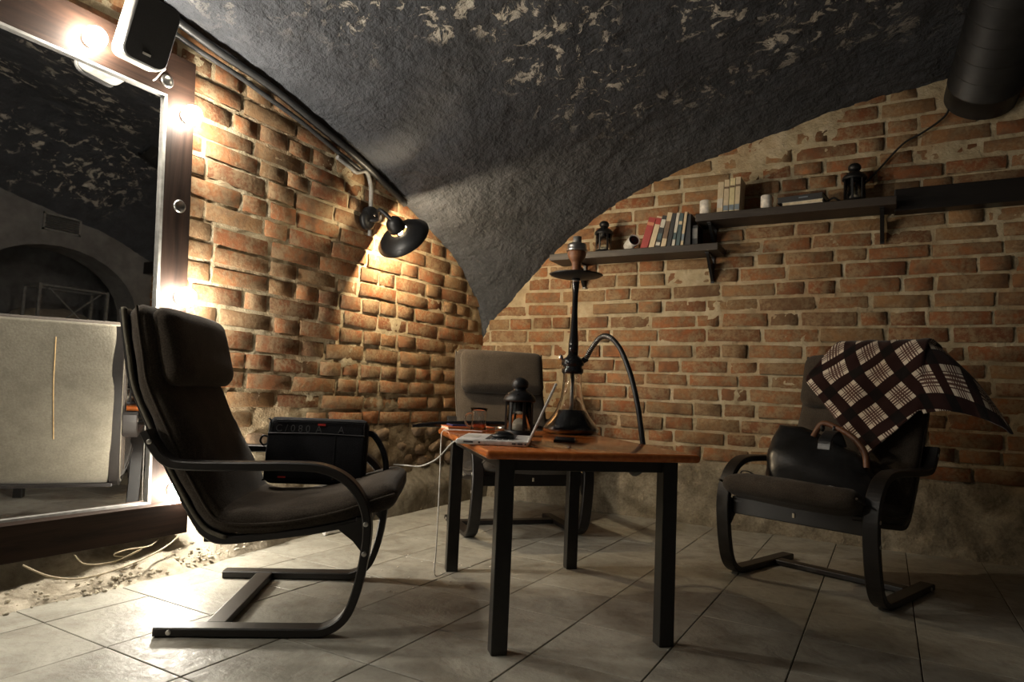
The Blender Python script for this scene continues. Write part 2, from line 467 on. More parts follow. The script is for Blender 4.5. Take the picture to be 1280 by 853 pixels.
# ---- floor: grout bed with square slate tiles
floor = MB().box(((WX-.2+3.6)/2, (FY+WY)/2, -.03), (3.6-WX+.2, WY-FY+.4, .05)).build('floor', M['grout'])
struct(floor, 'square grey beige slate tile floor')
TP = .337
def tile_mesh(k):
    h = TP/2-.0018; b_ = .0015
    rnd = random.Random(k)
    V = [(-h, -h, -.006), (h, -h, -.006), (h, h, -.006), (-h, h, -.006)]
    V += [(-h, -h, -.0012), (h, -h, -.0012), (h, h, -.0012), (-h, h, -.0012)]
    n = 4; st = len(V)
    for j in range(n+1):
        for i in range(n+1):
            z = 0 if i in (0, n) or j in (0, n) else rnd.uniform(-.0012, .0012)
            V.append((-h+b_+(2*h-2*b_)*i/n, -h+b_+(2*h-2*b_)*j/n, z))
    g = lambda i, j: st+j*(n+1)+i
    F = [(0, 1, 5, 4), (1, 2, 6, 5), (2, 3, 7, 6), (3, 0, 4, 7)]
    for j in range(n):
        for i in range(n): F.append((g(i, j), g(i+1, j), g(i+1, j+1), g(i, j+1)))
    e = [[g(i, 0) for i in range(n+1)], [g(n, j) for j in range(n+1)], [g(n-i, n) for i in range(n+1)], [g(0, n-j) for j in range(n+1)]]
    for q, (a, c) in enumerate(((4, 5), (5, 6), (6, 7), (7, 4))): F.append((a, c)+tuple(reversed(e[q])))
    me = bpy.data.meshes.new('tile'); me.from_pydata(V, [], F); me.materials.append(M['tile']); me.update(); return me
tmesh = [tile_mesh(k) for k in range(6)]
xt = -.245+TP/2
while xt-TP > WX: xt -= TP
iy0 = int((FY-1.15)/TP)-1
x = xt
while x < RX+.1:
    for j in range(iy0, 10):
        y = 1.15+TP*(j+.5)
        if y > WY+.1 or y < FY-.1: continue
        o = put('tile', random.choice(tmesh), floor)
        o.location = (x, y, 0+random.uniform(-.0008, .0006)); o.rotation_euler = (random.uniform(-.002, .002), random.uniform(-.002, .002), random.choice((0, 1, 2, 3))*math.pi/2)
    x += TP

# ---- brick walls
def brick_mesh(k, L, Hh):
    rnd = random.Random(100+k); V = []; D = .03
    gx = (0, .028, .5, .972, 1); gz = (0, .10, .90, 1); n, mm = 4, 3
    for j in range(mm+1):
        for i in range(n+1):
            ex = i in (0, n); ey = j in (0, mm)
            x = -L/2+L*gx[i]; z = -Hh/2+Hh*gz[j]; d = rnd.uniform(-.0012, .0012)
            if ex: x += rnd.uniform(-.004, .006)*(1 if i == 0 else -1)
            if ey: z += rnd.uniform(-.003, .004)*(1 if j == 0 else -1)
            if ex or ey: d -= rnd.uniform(.0025, .005)
            if ex and ey: d -= rnd.uniform(0, .005); x += rnd.uniform(0, .006)*(1 if i == 0 else -1)
            V.append((x, d, z))
    g = lambda i, j: j*(n+1)+i
    rim = [g(i, 0) for i in range(n)]+[g(n, j) for j in range(mm)]+[g(n-i, mm) for i in range(n)]+[g(0, mm-j) for j in range(mm)]
    F = []
    for j in range(mm):
        for i in range(n): F.append((g(i, j), g(i+1, j), g(i+1, j+1), g(i, j+1)))
    c = [(0, 0), (n, 0), (n, mm), (0, mm)]; st = len(V)
    for i, j in c: V.append(V[g(i, j)]); 
    for i, j in c: V.append((V[g(i, j)][0], -D, V[g(i, j)][2]))
    for q in range(4):
        p = (q+1) % 4; F.append((st+p, st+q, st+4+q, st+4+p))
    return V, F
# a brick's local axes: x along the wall, y out of the wall, z up
LONG = [brick_mesh(k, .30, .074) for k in range(10)]
SHORT = [brick_mesh(40+k, .152, .074) for k in range(8)]
def to_me(VF, flip):
    V, F = VF
    me = bpy.data.meshes.new('brick'); me.from_pydata([(-x if flip else x, y, z) for x, y, z in V], [], [tuple(reversed(f)) for f in F] if not flip else F)
    me.polygons.foreach_set('use_smooth', [True]*len(F)); me.materials.append(M['brick']); me.update(); return me
LONG_M = [to_me(v, False) for v in LONG]; SHORT_M = [to_me(v, False) for v in SHORT]

def lay(u0, u1, z0, z1, seed, top):
    """(u, z, length, height, is_long, tilt) of the bricks in a stretch of wall"""
    rnd = random.Random(seed); out = []; z = z0; k = 0
    while z < z1:
        hh = rnd.uniform(.068, .080); u = u0-rnd.uniform(0, .3); wob = rnd.uniform(0, 9)
        while u < u1:
            lg = rnd.random() < (.66 if k % 2 == 0 else .45)
            L = rnd.uniform(.26, .325) if lg else rnd.uniform(.13, .175)
            uc = u+L/2; zz = z+hh/2+.010*noise.noise(Vector((uc*.9, k*.15, seed)))+rnd.uniform(-.003, .003)
            if uc+L/2 > u0 and zz < top(uc)+.05:
                out.append((uc, zz, L, hh, lg, rnd.uniform(-.018, .018)))
            u += L+rnd.uniform(.012, .026)
        z += hh+rnd.uniform(.014, .024); k += 1
    return out
def place_bricks(parent, bricks, frame, main, seed):
    """main(u, z): this brick shows in the photograph and is a part of its own"""
    rnd = random.Random(seed); rest = MB(); n = 0
    for (u, z, L, hh, lg, ti) in bricks:
        gone = noise.noise(Vector((u*1.1+seed, z*1.4, 3.1)))
        if gone > .52 and rnd.random() < .7: continue          # lost under plaster
        src = LONG if lg else SHORT; k = rnd.randrange(len(src))
        pr = rnd.gauss(.0025, .004)
        o3, ang = frame(u, z, pr)
        S = Matrix.Diagonal((L/(.30 if lg else .152), 1, hh/.074, 1))
        mt4 = Matrix.Translation(o3) @ Matrix.Rotation(ang, 4, 'Z') @ Matrix.Rotation(ti, 4, 'Y') @ S
        if main(u, z) and n < 300:
            o = put('brick', (LONG_M if lg else SHORT_M)[k], parent); o.matrix_local = mt4; n += 1
        else:
            rest.add([mt4 @ Vector(v) for v in src[k][0]], [tuple(reversed(f)) for f in src[k][1]], True)
    if rest.v:
        o = rest.build('brickwork', M['brick'], parent); o['kind'] = 'stuff'
    return n

def wall_sheet(name, u0, u1, z0, z1, step, frame, seed, low):
    nu = int((u1-u0)/step); nz = int((z1-z0)/step); V = []; F = []
    for j in range(nz+1):
        z = z0+(z1-z0)*j/nz
        for i in range(nu+1):
            u = u0+(u1-u0)*i/nu; p = Vector((u, z, seed))
            d = -.0060+.005*noise.noise(p*9)+.006*noise.noise(p*24)+.004*noise.noise(p*52)
            pa = noise.noise(p*1.25)+.45*noise.noise(p*3.3)
            d += .014*max(0, min(1, (pa-.40)*4))
            if z < low: d += (min(1, (low-z)/.15))*(.018+.03*noise.noise(p*4.5)+.016*noise.noise(p*11))
            V.append(frame(u, z, d)[0])
    for j in range(nz):
        for i in range(nu): F.append((j*(nu+1)+i, j*(nu+1)+i+1, (j+1)*(nu+1)+i+1, (j+1)*(nu+1)+i))
    return MB().add(V, F, True).build(name, M['mortar'])
def frame_back(u, z, d): return Vector((u, WY-d, z)), math.pi
def frame_left(u, z, d): return Vector((WX+d, u, z)), -math.pi/2
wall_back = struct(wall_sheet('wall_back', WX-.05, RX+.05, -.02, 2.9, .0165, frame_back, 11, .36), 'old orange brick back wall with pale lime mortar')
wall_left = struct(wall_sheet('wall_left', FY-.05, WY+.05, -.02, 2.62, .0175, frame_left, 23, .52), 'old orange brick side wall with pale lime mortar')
bb = lay(WX-.02, RX, .40, 2.78, 5, lambda u: interp(BT, u))
place_bricks(wall_back, bb, frame_back, lambda u, z: u < .72, 5)
bl = lay(1.55, WY+.02, .55, 2.5, 9, lambda u: interp(LT, u))
place_bricks(wall_left, bl, frame_left, lambda u, z: True, 9)
bl2 = lay(FY, 1.5, .55, 2.5, 19, lambda u: interp(LT, u))
place_bricks(wall_left, bl2, frame_left, lambda u, z: False, 19)
# rough field stones at the foot of the side wall and of the back wall
rnd = random.Random(4)
def stone(parent, frame, u, z, a, c):
    mb = MB(); o3, ang = frame(u, z, -.01)
    mb.blob((0, 0, 0), (a, .035, c), .75, 8, 5, None, .35, u*13+z*7)
    mb.xf(Matrix.Translation(o3) @ Matrix.Rotation(ang, 4, 'Z') @ Matrix.Rotation(rnd.uniform(-.3, .3), 4, 'Y'))
    return mb.build('stone', M['stone'], parent)
for row, z in enumerate((.30, .40, .49)):
    u = 2.05+row*.06
    while u < 4.2:
        a = rnd.uniform(.05, .10)
        if rnd.random() < .8: stone(wall_left, frame_left, u+a, z+rnd.uniform(-.02, .02), a, rnd.uniform(.035, .052))
        u += 2*a+.015

# ---- right wall with an arched opening, seen in the mirror; and the wall behind the camera
AC, AW, AZ, AR = 3.35, .80, 1.35, .64      # opening: centre, half width, spring height, rise
mb = MB(); yc = AC
arch = [(yc-AW, 0)]+[(yc-AW*math.cos(t*math.pi/16), AZ+AR*math.sin(t*math.pi/16)) for t in range(17)]+[(yc+AW, 0)]
for xx, dirn in ((RX, 1), (RX+.35, -1)):
    V = []; F = []
    for (y, z) in arch: V.append((xx, y, z)); V.append((xx, y, 2.75))
    for i in range(len(arch)-1): F.append((2*i, 2*i+1, 2*i+3, 2*i+2))
    mb.add(V, F)
    mb.add([(xx, FY-.05, 0), (xx, yc-AW, 0), (xx, yc-AW, 2.75), (xx, FY-.05, 2.75)], [(0, 1, 2, 3)])
    mb.add([(xx, yc+AW, 0), (xx, WY+.05, 0), (xx, WY+.05, 2.75), (xx, yc+AW, 2.75)], [(0, 1, 2, 3)])
V = []; F = []
for (y, z) in arch: V.append((RX, y, z)); V.append((RX+.35, y, z))
for i in range(len(arch)-1): F.append((2*i, 2*i+1, 2*i+3, 2*i+2))
mb.add(V, F)
struct(mb.build('wall_right', M['plaster']), 'grey plastered wall with a low arched opening')
mb = MB().box((RX+1.2, 5.0, 1.35), (2.1, .1, 2.75)).box((3.5, 3.4, 1.35), (.1, 3.3, 2.75)).box((RX+1.2, 1.8, 1.35), (2.1, .1, 2.75)).box((RX+1.2, 3.4, 2.7), (2.1, 3.3, .1))
struct(mb.build('wall_alcove', M['plaster']), 'dark plastered alcove beyond the arch')
struct(MB().box((-.5, FY-.05, 1.3), (4.6, .1, 2.7)).build('wall_front', M['plaster']), 'plain grey plastered wall')

# ---- crumbling plinth along the side wall
V = []; F = []; n = 150; prof_n = 9
for i in range(n+1):
    y = -.2+(WY+.05+.2)*i/n
    t = max(0, min(1, (y-1.7)/.9))
    near = [(-2.42, -.01), (-2.47, .012), (-2.50, .03), (-2.53, .045), (-2.56, .06), (-2.60, .08), (-2.64, .11), (-2.68, .18), (-2.71, .25)]
    far = [(-2.575, -.01), (-2.58, .05), (-2.583, .11), (-2.588, .155), (-2.605, .18), (-2.635, .205), (-2.66, .24), (-2.685, .30), (-2.71, .34)]
    for k in range(prof_n):
        x = near[k][0]*(1-t)+far[k][0]*t; z = near[k][1]*(1-t)+far[k][1]*t
        p = Vector((x, y, z)); a = (.028*(1-t)+.016*t)*(0.6 if k == 0 else 1)
        x += a*noise.noise(p*6)+a*.6*noise.noise(p*17); z += a*.8*noise.noise(p*8+Vector((5, 0, 0)))*(k > 0)+a*.4*noise.noise(p*22)*(k > 0)
        V.append((x, y, z))
for i in range(n):
    for k in range(prof_n-1):
        F.append((i*prof_n+k, i*prof_n+k+1, (i+1)*prof_n+k+1, (i+1)*prof_n+k))
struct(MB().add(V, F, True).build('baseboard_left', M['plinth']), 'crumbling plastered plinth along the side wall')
rnd = random.Random(12); mb = MB()
for i in range(260):
    y = rnd.uniform(.75, 2.35); off = abs(rnd.gauss(0, .05)); x = -2.42-.08*min(1, max(0, (y-1.4)/.8))-off*.9
    r = rnd.uniform(.002, .009); z = max(0.002, (-2.43-x)*.55)
    mb.blob((x, y, z+r*.3), (r, r*rnd.uniform(.7, 1.3), r*.7), .8, 6, 4, None, .3, i)
tag(mb.build('plaster_rubble', M['rubble']), 'loose plaster crumbs along the foot of the wall under the mirror', 'rubble', kind='stuff')
#PART2

# ================================================================== the mirror
MX = -2.61                                   # front of the frame boards
def my(z, y): return y-.045*(z-1.1)           # the old frame is a little out of square
mir = tag(empty('vanity_mirror', (0, 0, 0)), 'large dark wood framed mirror with light bulbs set into its frame', 'mirror')
def board(pts, name, mat, x0=-2.675, x1=MX):
    V = [(x0, my(z, y), z) for y, z in pts]+[(x1, my(z, y), z) for y, z in pts]; n = len(pts)
    F = [tuple(reversed(range(n))), tuple(range(n, 2*n))]+[(i, (i+1) % n, n+(i+1) % n, n+i) for i in range(n)]
    mb = MB().add(V, F)
    return mb.build(name, mat, mir)
ML, MR = .32, 1.645
board([(ML-.13, .24), (ML-.13, 2.13), (ML, 2.13), (ML, .24)], 'frame_board', M['frame_wood'])
board([(ML, 1.945), (ML, 2.13), (MR+.125, 2.13), (MR+.125, 1.945)], 'frame_board', M['frame_wood_h'])
board([(MR, .255), (MR, 1.945), (MR+.125, 1.945), (MR+.125, .255)], 'frame_board', M['frame_wood'])
board([(ML, .13), (ML, .255), (MR+.125, .255), (MR+.125, .13)], 'frame_board', M['frame_wood_h'], -2.675, MX+.065)
for a, c in (((ML, 1.935), (MR, 1.945)), ((ML, .253), (MR, .264))):      # thin silver bead
    board([(a[0], a[1]), (a[0], c[1]), (c[0], c[1]), (c[0], a[1])], 'bead', M['grey_conduit'], -2.64, MX+.004)
board([(MR-.012, .26), (MR-.012, 1.94), (MR, 1.94), (MR, .26)], 'bead', M['grey_conduit'], -2.64, MX+.004)
g = board([(ML-.01, .25), (ML-.01, 1.955), (MR+.005, 1.955), (MR+.005, .25)], 'mirror_glass', M['mirror'], -2.65, -2.62)
QX = Quaternion((0, 1, 0), math.pi/2)         # lathe axis along +x
def socket(y, z, lit):
    mb = MB().lathe([(.0, 0), (.026, 0), (.028, .006), (.020, .012), (.018, .004), (.0, .004)], 18, (MX, y, z), QX)
    s_ = mb.build('lamp_socket', M['steel'], mir)
    if lit:
        o = MB().lathe([(.001, .0), (.016, .002), (.026, .009), (.037, .024), (.041, .042), (.036, .062), (.022, .077), (.001, .083)], 18, (MX+.004, y, z), QX).build('light_bulb', M['bulb'], mir)
        o['label'] = 'lit round bulb'
for y, z, lit in ((1.285, 2.02, 1), (1.60, 2.0, 0), (1.695, 1.885, 1), (1.70, 1.495, 0), (1.735, 1.11, 1), (1.75, .70, 0), (1.775, .305, 1),
                  (.97, 2.02, 0), (.66, 2.02, 1), (.24, 1.885, 0), (.24, 1.495, 0), (.26, 1.11, 1), (.28, .70, 0), (.29, .305, 0)):
    socket(y, z, lit)
# loose wires under the mirror
def wire(name, pts, r, mat, label, k=8, cat='cable', group=None):
    return tag(MB().tube(catmull(pts, k), r, 6).build(name, M[mat], None), label, cat, group)
wire('lamp_wire', [(-2.56, 1.77, .122), (-2.535, 1.76, .115), (-2.50, 1.66, .085), (-2.47, 1.50, .06), (-2.46, 1.36, .055), (-2.47, 1.26, .08), (-2.53, 1.20, .120)], .0035, 'cable_tan', 'pale wire drooping below the mirror onto the crumbling plinth')
wire('coiled_wire', [(-2.56, 1.70, .118), (-2.53, 1.64, .105), (-2.52, 1.55, .11), (-2.52, 1.50, .10), (-2.52, 1.55, .085), (-2.51, 1.60, .105), (-2.52, 1.50, .075), (-2.52, 1.40, .085), (-2.54, 1.37, .120)], .0028, 'cable_tan', 'thin wire tangled in a loop under the mirror frame')

# ================================================================== armchairs
def make_chair(k=1.0):
    """bent-wood cantilever armchair; x forward, origin on the floor between the rear ends of the runners"""
    root = empty('cantilever_armchair')
    Z = lambda z: z if z < .45 else .45+(z-.45)*k
    side = catmull([(0, .016, 0), (.2, .016, 0), (.43, .016, 0), (.50, .022, 0), (.555, .062, 0), (.585, .14, 0), (.603, .25, 0), (.606, .34, 0), (.585, .415, 0), (.535, .475, 0), (.46, .508, 0), (.36, .513, 0), (.2, .508, 0), (.04, .506, 0), (-.012, .522, 0), (-.05, .565, 0), (-.075, .605, 0)], 5)
    for s_ in (-1, 1):
        MB().ribbon([(p.x, p.y) for p in side], .027, s_*.31-.03, s_*.31+.03, .004).build('side_frame', M['black_wood'], root)
        for (bs, bz) in ((.603, .255), (.603, .345), (.045, .016), (-.055, .575)):
            y0 = s_*.3395
            MB().lathe([(.0, 0), (.008, 0), (.008, .002), (.006, .003), (.0, .003)], 12, (bs, y0, bz), Quaternion((1, 0, 0), -s_*math.pi/2)).build('bolt', M['steel'], root)
    rail = catmull([(-.195, Z(.98), 0), (-.172, Z(.86), 0), (-.145, Z(.745), 0), (-.07, Z(.59), 0), (.01, .44, 0), (.075, .33, 0), (.112, .288, 0), (.165, .272, 0), (.3, .289, 0), (.45, .312, 0), (.585, .345, 0)], 5)
    for s_ in (-1, 1):
        MB().ribbon([(p.x, p.y) for p in rail], .024, s_*.255-.022, s_*.255+.022, .004).build('seat_rail', M['black_wood'], root)
        # bracket plate that ties the seat rail to the upright
        MB().add([(.50, s_*.276, .325), (.60, s_*.276, .35), (.598, s_*.276, .235), (.56, s_*.276, .28), (.50, s_*.282, .325), (.60, s_*.282, .35), (.598, s_*.282, .235), (.56, s_*.282, .28)],
                 [(0, 1, 2, 3), (7, 6, 5, 4), (0, 4, 5, 1), (1, 5, 6, 2), (2, 6, 7, 3), (3, 7, 4, 0)]).build('bracket', M['black_wood'], root)
    MB().box((.16, 0, .016), (.06, .56, .024), None, .004).build('floor_crossbar', M['black_wood'], root)
    MB().box((.575, 0, .318), (.022, .56, .075), None, .004).build('front_crossbar', M['black_wood'], root)
    MB().box((.12, 0, .27), (.05, .50, .018), None, .003).build('rear_crossbar', M['black_wood'], root)
    MB().box((.588, .0, .315), (.004, .009, .018)).build('tag', M['paper'], root)
    cen = catmull([(-.150, Z(1.0), 0), (-.138, Z(.93), 0), (-.118, Z(.84), 0), (-.095, Z(.745), 0), (-.028, Z(.61), 0), (.045, .475, 0), (.115, .365, 0), (.155, .333, 0), (.215, .325, 0), (.35, .335, 0), (.5, .368, 0), (.62, .410, 0), (.69, .434, 0)], 6)
    cu = MB().pad([(p.x, p.y) for p in cen], .092, .285, 40, .25, .011, k*10, crown=.14).build('cushion', M['cushion'], root)
    # pale lining on the rear of the cushion
    V = []; F = []; rows = cen[1:46]; ny = 10
    for i, p in enumerate(rows):
        a = rows[min(i+1, len(rows)-1)]-rows[max(i-1, 0)]; a = Vector((a.x, a.y)).normalized(); nn = Vector((a.y, -a.x))
        for j in range(ny+1):
            y = -.280+.560*j/ny; q = Vector((p.x, p.y))+nn*((.062+.004*(1-(y/.28)**2)) if j not in (0, ny) else .05)
            V.append((q.x, y, q.y))
    for i in range(len(rows)-1):
        for j in range(ny): F.append((i*(ny+1)+j, i*(ny+1)+j+1, (i+1)*(ny+1)+j+1, (i+1)*(ny+1)+j))
    lo = MB().add(V, F, True); lin = lo.build('lining', M['lining'], cu); lin['label'] = 'pale beige lining cloth'
    sd = lin.modifiers.new('thick', 'SOLIDIFY'); sd.thickness = .012; sd.offset = -1
    spine = [Vector((V[i*(ny+1)+6][0]-.001, .03, V[i*(ny+1)+6][2])) for i in range(5, 28)]
    MB().tube(spine, .0022, 6).build('seam', M['seam'], cu)
    # piping round the cushion edge
    for s_ in (-1, 1):
        MB().tube([(p.x-.0, s_*.286, p.y) for p in cen[1:-1]], .005, 6).build('piping', M['cushion'], cu)
    hp = catmull([(-.098, Z(.995), 0), (-.085, Z(.95), 0), (-.062, Z(.87), 0), (-.040, Z(.79), 0), (-.025, Z(.745), 0)], 7)
    pl = MB().pad([(p.x, p.y) for p in hp], .095, .268, 32, .28, .005, k*3, crown=.15).build('head_pillow', M['cushion'], root)
    return root
ch1 = make_chair(1.0)
tag(ch1, 'dark brown cantilever armchair beside the mirror holding a laptop bag', 'armchair', 'cantilever armchairs')
ch1.location = (-2.088, 1.54, 0); ch1.rotation_euler.z = R_(35)
ch2 = make_chair(1.06)
tag(ch2, 'dark brown cantilever armchair in the corner behind the table', 'armchair', 'cantilever armchairs')
ch2.location = (-2.06, 3.575, 0); ch2.rotation_euler.z = R_(-43)
ch3 = copy_tree(ch2)
tag(ch3, 'dark brown cantilever armchair with a plaid blanket over its back', 'armchair', 'cantilever armchairs')
ch3.location = (-.138, 3.566, 0); ch3.rotation_euler.z = R_(-109.5)
def chair_pt(ch, s_, y, z):
    h = ch.rotation_euler.z
    return Vector((ch.location.x+s_*math.cos(h)-y*math.sin(h), ch.location.y+s_*math.sin(h)+y*math.cos(h), z))

# ================================================================== table
TROT = R_(43.2)
TA = Vector((math.cos(TROT), math.sin(TROT), 0)); TB = Vector((-math.sin(TROT), math.cos(TROT), 0)); TC = Vector((-1.118, 2.280, 0)); TZ = .60
def T(u, v, z=TZ): return TC+TA*u+TB*v+Vector((0, 0, z))
tb = tag(empty('coffee_table', TC, TROT), 'small table with glossy orange wood top and black square legs', 'table')
mb = MB().box((0, 0, TZ-.013), (.69, 1.06, .026), None, .0125, 4); mb.build('tabletop', M['table_top'], tb)
for su in (-1, 1):
    for sv in (-1, 1):
        MB().box((su*.268, sv*.452, .287), (.05, .05, .574), None, .003, 2).build('leg', M['table_black'], tb)
for s_ in (-1, 1):
    MB().box((0, s_*.452, .555), (.49, .022, .038), None, .002, 2).build('apron', M['table_black'], tb)
    MB().box((s_*.268, 0, .555), (.022, .85, .038), None, .002, 2).build('apron', M['table_black'], tb)

# ---- laptop
LAX = R_(116)                                    # heading of the hinge
lp = tag(empty('laptop', (-.985, 1.872, TZ), LAX-math.pi/2), 'open silver laptop seen edge on, near the front of the table', 'laptop')
# local: y along the hinge (away from camera), x towards the lid, keyboard towards -x
MB().box((-.115, .16, .009), (.23, .32, .016), None, .004, 3).build('base', M['silver'], lp)
kb = MB()
MB().box((-.095, .16, .0175), (.10, .28, .001)).build('key_bed', M['silver'], lp)
rk = 0
for i in range(5):
    for j in range(13):
        kb.box((-.055-.019*i, .035+.0205*j, .0185), (.015, .0165, .002))
ko = kb.build('keys', M['keys'], lp); ko['kind'] = 'stuff'
MB().box((-.195, .16, .0175), (.055, .10, .0008)).build('touchpad', M['grey_plastic'], lp)
for i, (px, wdt) in enumerate(((-.19, .03), (-.155, .006), (-.045, .012), (-.025, .016), (-.008, .006))):
    MB().box((px, -.0003, .009), (wdt, .002, .005)).build('port', M['keys'], lp)
lid = MB().box((0, .16, .105), (.008, .32, .21), None, .0025, 2)
lid.xf(Matrix.Translation((.0, 0, .012)) @ Matrix.Rotation(R_(23), 4, 'Y')); ldo = lid.build('lid', M['silver'], lp)
sc_ = MB().box((-.0044, .16, .108), (.001, .305, .185)); sc_.xf(Matrix.Translation((0, 0, .012)) @ Matrix.Rotation(R_(23), 4, 'Y')); sc_.build('screen', M['screen'], ldo)
mo = tag(empty('computer_mouse', lp.matrix_world @ Vector((0, 0, 0))), 'small black round mouse lying on the laptop keyboard', 'mouse')
mp_ = Vector((-.985, 1.872, TZ))+Matrix.Rotation(LAX-math.pi/2, 3, 'Z') @ Vector((-.085, .10, .0195))
mo.location = mp_
MB().lathe([(.0, 0), (.034, 0), (.040, .004), (.040, .009), (.034, .012), (0, .012)], 24).build('base', M['black_plastic'], mo)
MB().lathe([(.034, .012), (.030, .017), (.02, .021), (0, .0225)], 24).build('dome', M['black_gloss'], mo)
# white cables from the laptop
c0 = Vector((-.985, 1.872, TZ))+Matrix.Rotation(LAX-math.pi/2, 3, 'Z') @ Vector((-.232, .012, .008))
pe = chair_pt(ch1, .69, .20, .468)
wire('charger_cable', [c0, c0+Vector((-.03, .02, -.012)), c0*.66+pe*.34+Vector((0, 0, -.03)), c0*.33+pe*.67+Vector((0, 0, -.028)), pe, pe+Vector((-.05, -.02, .0))], .0028, 'cable_white', 'white cable sagging from the laptop to the nearest armchair')
q = T(-.36, .33)
wire('hanging_cable', [T(-.20, .26, .606), T(-.32, .31, .606), T(-.352, .325, .598), T(-.356, .33, .55), T(-.353, .335, .35), T(-.352, .345, .12), T(-.35, .36, .01), T(-.30, .40, .006)], .0026, 'cable_white', 'white cable hanging straight down beside a table leg')

# ---- lanterns
def make_lantern(h, r):
    root = empty('candle_lantern')
    MB().lathe([(0, 0), (r, 0), (r*1.02, h*.02), (r*1.0, h*.05), (r*.93, h*.065), (r*.93, h*.09), (0, h*.09)], 28).build('base', M['black_metal'], root)
    for i in range(6):
        an = R_(60*i+20)
        MB().box((r*.86*math.cos(an), r*.86*math.sin(an), h*.335), (r*.10, r*.17, h*.50), rotm(0, 0, an)).build('post', M['black_metal'], root)
    MB().lathe([(r*.80, h*.09), (r*.80, h*.58), (r*.78, h*.58), (r*.78, h*.09)], 24).build('glass_panel', M['thin_glass'], root)
    roof = MB().lathe([(0, h*.60), (r*.95, h*.575), (r*1.05, h*.58), (r*1.06, h*.61), (r*.98, h*.66), (r*.80, h*.715), (r*.55, h*.755), (r*.42, h*.77), (r*.42, h*.80), (0, h*.80)], 28).build('roof', M['black_metal'], root)
    for i in range(6):
        an = R_(60*i+50); z = h*.69
        MB().lathe([(0, 0), (r*.06, 0), (r*.06, r*.03), (0, r*.03)], 8, (r*.86*math.cos(an), r*.86*math.sin(an), z), Vector((0, 0, 1)).rotation_difference(Vector((math.cos(an), math.sin(an), .7)))).build('vent_hole', M['black_gloss'], roof)
    MB().lathe([(0, h*.80), (r*.40, h*.80), (r*.52, h*.83), (r*.56, h*.87), (r*.52, h*.92), (r*.36, h*.965), (r*.15, h*.985), (0, h*.99)], 24).build('cap', M['black_metal'], root)
    MB().lathe([(0, h*.09), (r*.42, h*.09), (r*.42, h*.17), (r*.38, h*.18), (0, h*.18)], 18).build('candle', M['wax'], root)
    return root
la = make_lantern(.235, .062); la.location = T(-.07, .17, TZ)
tag(la, 'black metal candle lantern standing on the table behind the laptop', 'lantern', 'black candle lanterns')
la2 = copy_tree(la); la2.location = (-1.672, 4.16, 1.735); la2.scale = (.96, .96, .98)
tag(la2, 'black candle lantern near the end of the lower wall shelf', 'lantern', 'black candle lanterns')
la3 = copy_tree(la); la3.location = (-.157, 4.16, 1.925); la3.scale = (1.0, 1.0, 1.02)
tag(la3, 'black candle lantern on the upper wall shelf beside two lying books', 'lantern', 'black candle lanterns')

# ---- glass mug, book, phone, packet on the table
mg = tag(empty('glass_mug', T(-.185, .385, TZ)), 'small clear glass mug with a little amber tea', 'mug')
MB().lathe([(0, .0), (.031, 0), (.034, .006), (.032, .03), (.030, .055), (.033, .085), (.037, .100), (.0345, .100), (.0305, .085), (.0275, .055), (.0295, .03), (.030, .010), (0, .008)], 28).build('cup', M['glass'], mg)
MB().lathe([(0, .0085), (.0295, .0105), (.0290, .03), (0, .03)], 24).build('tea', M['tea'], mg)
hd = -TA*.0
MB().tube(catmull([Vector((-.030*.716-.0, -.030*.698, .075))*1, Vector((-.052*.716, -.052*.698, .070)), Vector((-.058*.716, -.058*.698, .045)), Vector((-.045*.716, -.045*.698, .022)), Vector((-.031*.716, -.031*.698, .022))], 6), .004, 8).build('handle', M['glass'], mg)
bk = tag(empty('orange_notebook', T(-.225, .455, TZ), TROT+.1), 'orange covered notebook at the back corner of the table', 'notebook')
MB().box((0, 0, .0015), (.21, .13, .003), None, .001, 1).build('cover', M['orange'], bk)
MB().box((0, 0, .008), (.205, .125, .010)).build('page_block', M['paper'], bk)
MB().box((0, 0, .0145), (.21, .13, .003), None, .001, 1).build('cover', M['orange'], bk)
mg.location = T(-.20, .34, TZ)
ph = tag(empty('smartphone', T(-.27, .455, TZ+.016), TROT+.1), 'blue black phone lying on the orange notebook', 'phone')
MB().box((0, 0, .004), (.075, .10, .008), None, .003, 2).build('body', M['bluedark'], ph)
MB().box((0, 0, .0085), (.068, .094, .001)).build('screen', M['screen'], ph)
pk = tag(empty('foil_packet', T(-.06, .44, TZ), TROT+.5), 'small crumpled silver packet behind the glass mug', 'packet')
MB().blob((0, 0, .012), (.045, .03, .012), .7, 12, 8, None, .6, 3).build('wrapper', M['steel'], pk)
ph2 = tag(empty('black_smartphone', T(.05, -.06, TZ), TROT-.35), 'black phone lying on the table in front of the hookah', 'phone')
MB().box((0, 0, .0045), (.078, .155, .009), None, .003, 2).build('body', M['black_plastic'], ph2)
MB().box((0, 0, .0095), (.070, .147, .001)).build('screen', M['screen'], ph2)

